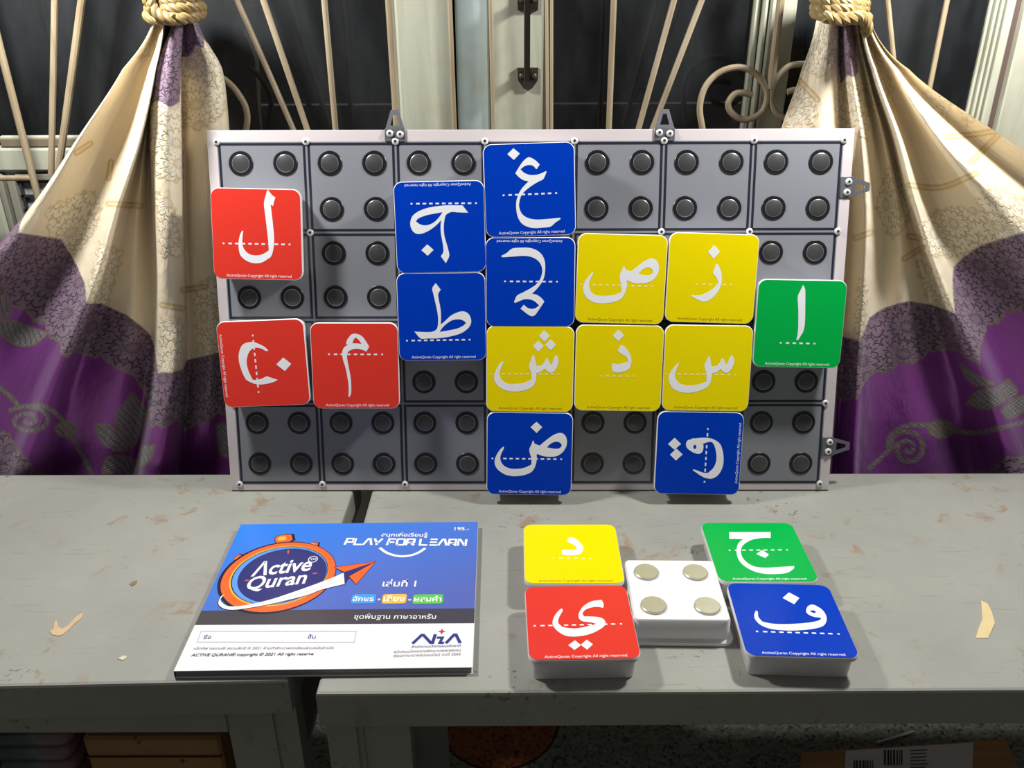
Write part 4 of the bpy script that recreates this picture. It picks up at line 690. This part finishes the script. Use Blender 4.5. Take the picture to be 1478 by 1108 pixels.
def curtain(label, lines, knot, zneck, leaves, vines, rings, laces, golds, seed):
    """lines: (x at the eight levels 35..770, depth, y where the band starts, y where the purple starts, y of the lower band, y down to which the top is purple)"""
    n = len(lines); xs = []
    for L in lines:
        x = list(L[0]); x = x+[x[-1]]*(8-len(x)); c = knot[0]
        xs.append([c+(x[0]-c)*1.35, c+(x[0]-c)*1.0]+x)
    xs = np.array(xs, float)                                        # n x levels
    wid = np.maximum(np.abs(np.diff(xs[:, [4, 6, 8]], axis=0)).mean(1), 5); cnt = np.maximum((wid*.62).astype(int), 8)
    u = np.concatenate([i+np.arange(c)/c for i, c in enumerate(cnt)]+[[n-1]]); nu = len(u); nv = 520
    vv = np.linspace(0, 1, nv); py = -60+830*vv
    lev_t = np.interp(py, LEV, np.arange(len(LEV)))
    xl = catmull(xs.T, lev_t)                                       # nv x n
    X = catmull(xl.T, u).T                                          # nv x nu
    dep = np.array([L[1] for L in lines]); D = catmull(dep, u)[None, :]
    k = np.clip((py-20)/150, 0, 1)[:, None]; k = k*k*(3-2*k); Dn = zneck+(D-zneck)*.6; D2 = Dn+(D-Dn)*k
    rnd = np.random.RandomState(seed); g = u[None, :]; yy = py[:, None]
    w = (np.clip((py-180)/510, 0, 1)**1.2)[:, None]; D2 = D2*(1-w)+(.52+(D-.7)*.8)*w
    for q in range(5):
        D2 = D2+.014*k*np.sin(g*rnd.uniform(.6, 2.6)+yy*rnd.uniform(.008, .03)+rnd.uniform(0, 6))
    Yp = np.repeat(yy, nu, 1)
    # lay the folds out in space
    d = CF[:, None, None]*FPX+CR[:, None, None]*(X-739)[None]-CU[:, None, None]*(Yp-554)[None]
    tt = (D2-CAM[1])/d[1]; P = CAM[:, None, None]+d*tt[None]
    co = np.stack([P[0]*U, P[1]*U, ZT+P[2]*U], -1).reshape(-1, 3)
    ar = np.concatenate([[0], np.cumsum(wid[np.clip(u[:-1].astype(int), 0, n-2)]/cnt[np.clip(u[:-1].astype(int), 0, n-2)])])
    lin = lambda j: np.interp(u, np.arange(n), [L[j] for L in lines])[None, :]
    scal = 7*np.abs(np.sin(math.pi*ar/30))[None, :]+3*np.abs(np.sin(math.pi*ar/11))[None, :]
    ss = lambda e: np.clip(e/1.6+.5, 0, 1)
    b1, b2, b3, b4 = lin(2), lin(3)-6+scal, lin(4)-scal, lin(5)
    band = ss(Yp-b1)*ss(b2-Yp); band = np.maximum(band, ss(Yp-b3)); pur = ss(Yp-b2+.5)
    top = ss(b4-Yp+4*np.sin(ar/5)[None, :]); band = np.maximum(band, top)
    rim = np.exp(-((Yp-b2)/1.8)**2)+np.exp(-((Yp-b3)/1.8)**2)
    fill = np.zeros_like(X); edge = np.clip(rim, 0, 1)*.9; lace = np.zeros_like(X); gold = np.zeros_like(X)
    for Q in leaves:
        s_ = poly_dist(X, Yp, smooth_poly(Q, sharp=70, sub=3)); fill = np.maximum(fill, ss(-s_)); edge = np.maximum(edge, np.clip(1.6-np.abs(s_)*.8, 0, 1))
    for Q in vines:
        s_ = poly_dist(X, Yp, smooth_poly(Q, False, 80, 3), False); fill = np.maximum(fill, ss(2.6-s_)); edge = np.maximum(edge, np.clip(1.3-np.abs(s_-3.0)*1.1, 0, 1))
    for cx, cy, rx, ry in rings:
        s_ = (np.hypot((X-cx)/rx, (Yp-cy)/ry)-1)*min(rx, ry); fill = np.maximum(fill, ss(-s_)); edge = np.maximum(edge, np.clip(1.5-np.abs(s_)*.8, 0, 1)); edge = np.maximum(edge, ss(-s_-min(rx, ry)*.55))
    for Q in laces:
        s_ = poly_dist(X, Yp, smooth_poly(Q, sharp=60, sub=3)); s_ = s_+3*np.sin(X*.35)*np.sin(Yp*.35); lace = np.maximum(lace, ss(-s_)); gold = np.maximum(gold, .6*np.clip(1.4-np.abs(s_)*.8, 0, 1))
    for Q in golds:
        s_ = poly_dist(X, Yp, smooth_poly(Q, False, 80, 3), False); gold = np.maximum(gold, np.clip(1.6-np.abs(s_-3.4)*.9, 0, 1)*.8+.35*ss(3.4-s_))
    inp = np.clip(pur*(1-band), 0, 1); fill *= inp; lace *= (1-band)*(1-pur); gold *= (1-band)*(1-pur); edge = edge*np.clip(pur+band, 0, 1)
    m = bpy.data.meshes.new('curtain'); idx = np.arange(nv*nu).reshape(nv, nu)
    q = np.stack([idx[:-1, :-1], idx[1:, :-1], idx[1:, 1:], idx[:-1, 1:]], -1).reshape(-1, 4)
    m.vertices.add(nv*nu); m.vertices.foreach_set('co', co.ravel().astype(np.float32))
    m.loops.add(len(q)*4); m.loops.foreach_set('vertex_index', q.ravel().astype(np.int32))
    m.polygons.add(len(q)); m.polygons.foreach_set('loop_start', np.arange(0, len(q)*4, 4, dtype=np.int32)); m.polygons.foreach_set('loop_total', np.full(len(q), 4, np.int32))
    m.update(calc_edges=True); m.shade_smooth()
    for nm, ch in (('zone', (band, np.clip(pur, 0, 1), lace)), ('motif', (fill, edge, gold))):
        a = m.attributes.new(nm, 'FLOAT_COLOR', 'POINT'); a.data.foreach_set('color', np.stack([*ch, np.ones_like(band)], -1).astype(np.float32).ravel())
    a = m.attributes.new('weave', 'FLOAT_VECTOR', 'POINT'); a.data.foreach_set('vector', np.stack([np.repeat(ar[None, :], nv, 0)/100, Yp/100, 0*Yp], -1).astype(np.float32).ravel())
    return tag(link('curtain', m, M_SATIN), label, 'curtain')
Z2 = lambda L: [(x/2.995, 330+y/2.995) for x, y in L]
Z1 = lambda L: [(x/2.995, y/2.995) for x, y in L]
Z5 = lambda L: [(1108+x/2.995, y/2.995) for x, y in L]
Z6 = lambda L: [(1108+x/2.995, 330+y/2.995) for x, y in L]
def spiral(cx, cy, r0, r1, a0, turns, sq=.7, n=22): return [(cx+(r0+(r1-r0)*i/n)*math.cos(a0+turns*2*math.pi*i/n), cy+sq*(r0+(r1-r0)*i/n)*math.sin(a0+turns*2*math.pi*i/n)) for i in range(n+1)]
left_lines = [
 ((219, 178, 113, 42, -60, -140, -190, -200), 1.25, 284, 288, 620, -99),
 ((222, 178, 114, 50, -30, -105, -165, -185), .80, 335, 405, 620, -99),
 ((225, 196, 150, 108, 52, -10, -60, -80), 1.16, 345, 450, 612, -99),
 ((231, 212, 186, 152, 110, 50, 0, -20), 1.02, 400, 490, 640, -99),
 ((236, 224, 202, 168, 132, 78, 26, 5), .62, 438, 512, 668, 20),
 ((240, 225, 207, 184, 153, 112, 84, 75), 1.08, 438, 508, 700, 40),
 ((244, 223, 210, 200, 188, 172, 152, 140), .98, 455, 530, 720, 60),
 ((247, 220, 215, 216, 220, 212, 192, 185), 1.28, 484, 565, 720, 140),
 ((248, 222, 220, 226, 232, 228, 208, 200), .78, 538, 618, 760, 150),
 ((256, 242, 242, 246, 250, 246, 230, 224), .70, 537, 612, 760, 150),
 ((262, 259, 260, 262, 264, 262, 250, 244), .92, 533, 606, 760, 150),
 ((265, 263, 264, 267, 270, 270, 262, 256), 1.30, 520, 618, 760, 84),
 ((271, 280, 278, 278, 281, 284, 281, 278), 1.22, 516, 612, 760, 74),
 ((279, 302, 306, 303, 300, 302, 303, 303), 1.17, 512, 604, 760, 66),
 ((284, 316, 325, 322, 316, 318, 322, 322), 1.24, 508, 596, 760, 62),
 ((287, 321, 332, 340, 344, 346, 348, 348), 1.40, 503, 592, 760, 58)]
curtain('left curtain of cream and purple embroidered satin, gathered by a gold cord', left_lines, (252, 20), 1.2,
 [Z2([(-30, 230), (10, 250), (45, 330), (40, 380), (-30, 390)]), Z2([(-30, 400), (60, 400), (130, 425), (210, 450), (150, 500), (80, 505), (20, 470)]), Z2([(575, 710), (620, 770), (640, 800), (600, 900), (570, 950), (510, 880), (505, 800), (540, 750)]), Z2([(410, 845), (470, 850), (520, 890), (560, 960), (500, 960), (440, 920)]),
  Z2([(440, 1060), (460, 990), (530, 980), (590, 1000), (590, 1070)]), Z2([(610, 940), (670, 935), (650, 1000), (600, 1030)]), Z2([(935, 850), (985, 840), (985, 990), (950, 970)])],
 [Z2([(-20, 670), (50, 730), (85, 775)]), Z2(spiral(122, 828, 104, 8, -2.4, 1.9, .62)), Z2([(85, 770), (180, 765), (250, 805), (300, 870), (350, 970), (400, 1070)])], [(95, 619, 15, 11)],
 [Z1([(640, 430), (785, 440), (785, 770), (740, 785), (650, 720)]), Z1([(785, 215), (950, 205), (985, 450), (860, 565), (785, 540)]), Z1([(665, 820), (715, 850), (760, 920), (790, 1108), (700, 1108)]), Z2([(695, 380), (785, 390), (785, 640), (685, 640)]), Z2([(430, 55), (530, 100), (460, 350), (370, 320)]), Z2([(840, 240), (950, 200), (960, 560), (850, 580)]), Z1([(200, 900), (390, 820), (430, 860), (420, 980), (330, 1100), (220, 1060)]), Z1([(590, 110), (690, 100), (650, 240), (560, 250)])],
 [Z1([(470, 880), (610, 890)]), Z1([(480, 700), (470, 770)]), Z2([(700, 330), (790, 345)]), Z2([(790, 265), (890, 250)]), Z1([(330, 660), (390, 620)])], 3)
right_lines = [
 ((1177, 1157, 1124, 1114, 1110, 1110, 1110, 1110), 1.36, 470, 560, 760, -99),
 ((1185, 1170, 1150, 1142, 1138, 1136, 1136, 1136), 1.32, 470, 560, 760, -99),
 ((1198, 1190, 1184, 1180, 1178, 1176, 1176, 1176), 1.20, 470, 560, 760, -99),
 ((1208, 1206, 1208, 1208, 1206, 1200, 1195, 1193), 1.28, 480, 565, 760, 30),
 ((1214, 1213, 1217, 1222, 1221, 1214, 1208, 1205), 1.46, 486, 575, 760, 116),
 ((1221, 1228, 1242, 1249, 1246, 1236, 1230, 1228), 1.06, 492, 578, 760, 112),
 ((1227, 1238, 1256, 1262, 1258, 1248, 1243, 1240), 1.24, 458, 548, 760, 100),
 ((1231, 1245, 1265, 1276, 1277, 1272, 1275, 1275), 1.40, 444, 536, 760, 60),
 ((1236, 1250, 1275, 1296, 1308, 1322, 1340, 1345), 1.22, 434, 520, 745, -99),
 ((1240, 1254, 1284, 1308, 1340, 1376, 1402, 1410), 1.42, 440, 500, 690, -99),
 ((1245, 1262, 1296, 1324, 1364, 1424, 1462, 1475), .88, 452, 522, 668, -99),
 ((1248, 1270, 1310, 1345, 1392, 1456, 1510, 1530), 1.34, 385, 478, 655, -99),
 ((1251, 1282, 1330, 1386, 1450, 1530, 1590, 1600), 1.26, 355, 446, 640, -99),
 ((1254, 1290, 1356, 1450, 1540, 1630, 1690, 1700), .90, 335, 420, 625, -99),
 ((1256, 1300, 1400, 1520, 1630, 1720, 1790, 1800), 1.28, 318, 402, 610, -99),
 ((1258, 1312, 1452, 1600, 1730, 1830, 1900, 1920), 1.10, 300, 385, 600, -99)]
curtain('right curtain of cream and purple embroidered satin, gathered by a gold cord', right_lines, (1220, 20), 1.2,
 [Z6([(860, 760), (900, 705), (1000, 685), (1030, 740), (950, 780)]), Z6([(1000, 680), (1040, 650), (1080, 700), (1050, 750)]), Z6([(1010, 790), (1050, 745), (1108, 720), (1140, 770), (1050, 820)]), Z6([(830, 580), (900, 630), (980, 670), (900, 680), (850, 630)])],
 [Z6([(440, 1035), (510, 970), (560, 930)]), Z6(spiral(606, 952, 84, 8, -3.0, 1.9, 1.0)), Z6([(520, 940), (530, 895), (580, 860), (640, 848), (700, 850)]), Z6([(790, 872), (900, 882), (1000, 862), (1140, 828)])], [(1358.5, 619, 18, 13)],
 [Z5([(180, 90), (310, 110), (305, 250), (240, 335), (150, 300)]), Z5([(300, 360), (420, 370), (430, 600), (300, 560)]), Z5([(65, 560), (110, 430), (150, 350), (210, 440), (200, 570)]), Z5([(360, 130), (470, 220), (545, 380), (510, 420), (440, 500), (390, 380)]), Z5([(510, 750), (545, 690), (600, 800), (610, 950), (540, 1030), (470, 900)]), Z5([(670, 400), (740, 370), (800, 430), (760, 560), (700, 520)]), Z5([(820, 470), (880, 450), (905, 500), (860, 540)]),
  Z5([(900, 860), (960, 800), (1108, 860), (1300, 900), (1300, 960), (1000, 980)]), Z5([(650, 960), (760, 900), (880, 900), (1108, 960), (1300, 960), (1100, 1040), (900, 1108), (660, 1100)]), Z6([(395, 210), (435, 230), (410, 480), (370, 470)]), Z6([(640, 130), (720, 180), (815, 370), (770, 380), (690, 300)])],
 [Z5([(610, 800), (750, 810), (900, 750)]), Z5([(780, 590), (900, 580), (1010, 560)]), Z5([(1010, 570), (940, 640), (880, 700)]), Z5([(140, 350), (215, 430)]), Z6([(380, 40), (450, 15)]), Z6([(590, 130), (670, 80)]), Z5([(610, 1020), (660, 1030)])], 8)
# ------------------------------------------------------------------ twisted gold cords
M_CORD = plain('gold_twisted_cord', s(146, 124, 80), 0.45, grain=0.12)
def cord(label, loops, cx, depth, rx, ry):
    """each loop is a strand of cord round the gathered cloth: (y left, y front, y right, extra half-width)"""
    root = empty('curtain_tieback', Matrix.Translation(W3(*at_depth(cx, 20, depth)))); inv = root.matrix_world.inverted(); tag(root, label, 'curtain tieback')
    for path, closed in loops:
        P = [Vector(p) for p in path]; n = len(P); tot = 0; frames = []
        for i, p in enumerate(P):
            a = P[i-1] if (i > 0 or closed) else P[0]; b = P[(i+1) % n] if (i < n-1 or closed) else P[-1]
            d = (b-a).normalized(); upv = Vector((0, 0, 1)) if abs(d.z) < .9 else Vector((0, 1, 0)); x = (upv-d*upv.dot(d)).normalized(); y = d.cross(x)
            if i: tot += (p-P[i-1]).length
            frames.append((p, x, y, tot))
        mb = MB()
        for k in range(3):
            pts = []
            for p, x, y, l in frames:
                a = 2*math.pi*(k/3+l/(.22*U)); pts.append(inv @ (p+x*(.030*U*math.cos(a))+y*(.030*U*math.sin(a))))
            if closed: pts.append(pts[0])
            mb.tube(pts, .037*U, 7)
        mb.build('cord_turn', M_CORD, root)
def turn(cx, depth, hw, hd, yl, yf, yr, n=90):
    out = []
    for i in range(n):
        a = 2*math.pi*i/n; x = cx+hw*math.cos(a); f = math.sin(a)      # f>0 is the front
        yy = (yl+yr)/2+(yr-yl)/2*math.cos(a)+(yf-(yl+yr)/2)*max(f, 0)
        out.append(W3(*at_depth(x, yy, depth-hd*f)))
    return out
def path_on(L, sub=10): return [W3(*at_depth(*q)) for q in [(a, b, c) for a, b, c in L]]
def arc3(L, sub=14):
    P = np.array(L, float); t = np.linspace(0, len(P)-1, sub*(len(P)-1)); Q = catmull(P, t); return [W3(*at_depth(*q)) for q in Q]
cord('gold twisted cord wound round the neck of the left curtain', [(turn(250, 1.2, 35, .34, -20, -12, -14), True), (turn(250, 1.2, 36, .36, 0, 1, -6), True), (turn(253, 1.2, 37, .38, 14, 12, 10), True), (turn(252, 1.2, 38, .41, 22, 27, 18), True), (arc3([(214, -20, .84), (216, 0, .80), (222, 14, .78), (234, 24, .76), (252, 28, .76)]), False)], 250, 1.2, 36, .3)
cord('gold twisted cord wound round the neck of the right curtain', [(turn(1214, 1.2, 37, .34, -22, -14, -12), True), (turn(1212, 1.2, 36, .36, -4, 4, 6), True), (turn(1212, 1.2, 35, .38, 10, 13, 14), True), (turn(1214, 1.2, 37, .41, 18, 25, 26), True), (arc3([(1190, 24, .82), (1214, 28, .79), (1236, 24, .80), (1248, 28, .86), (1251, 40, .90), (1250, 48, .94)]), False)], 1214, 1.2, 36, .3)
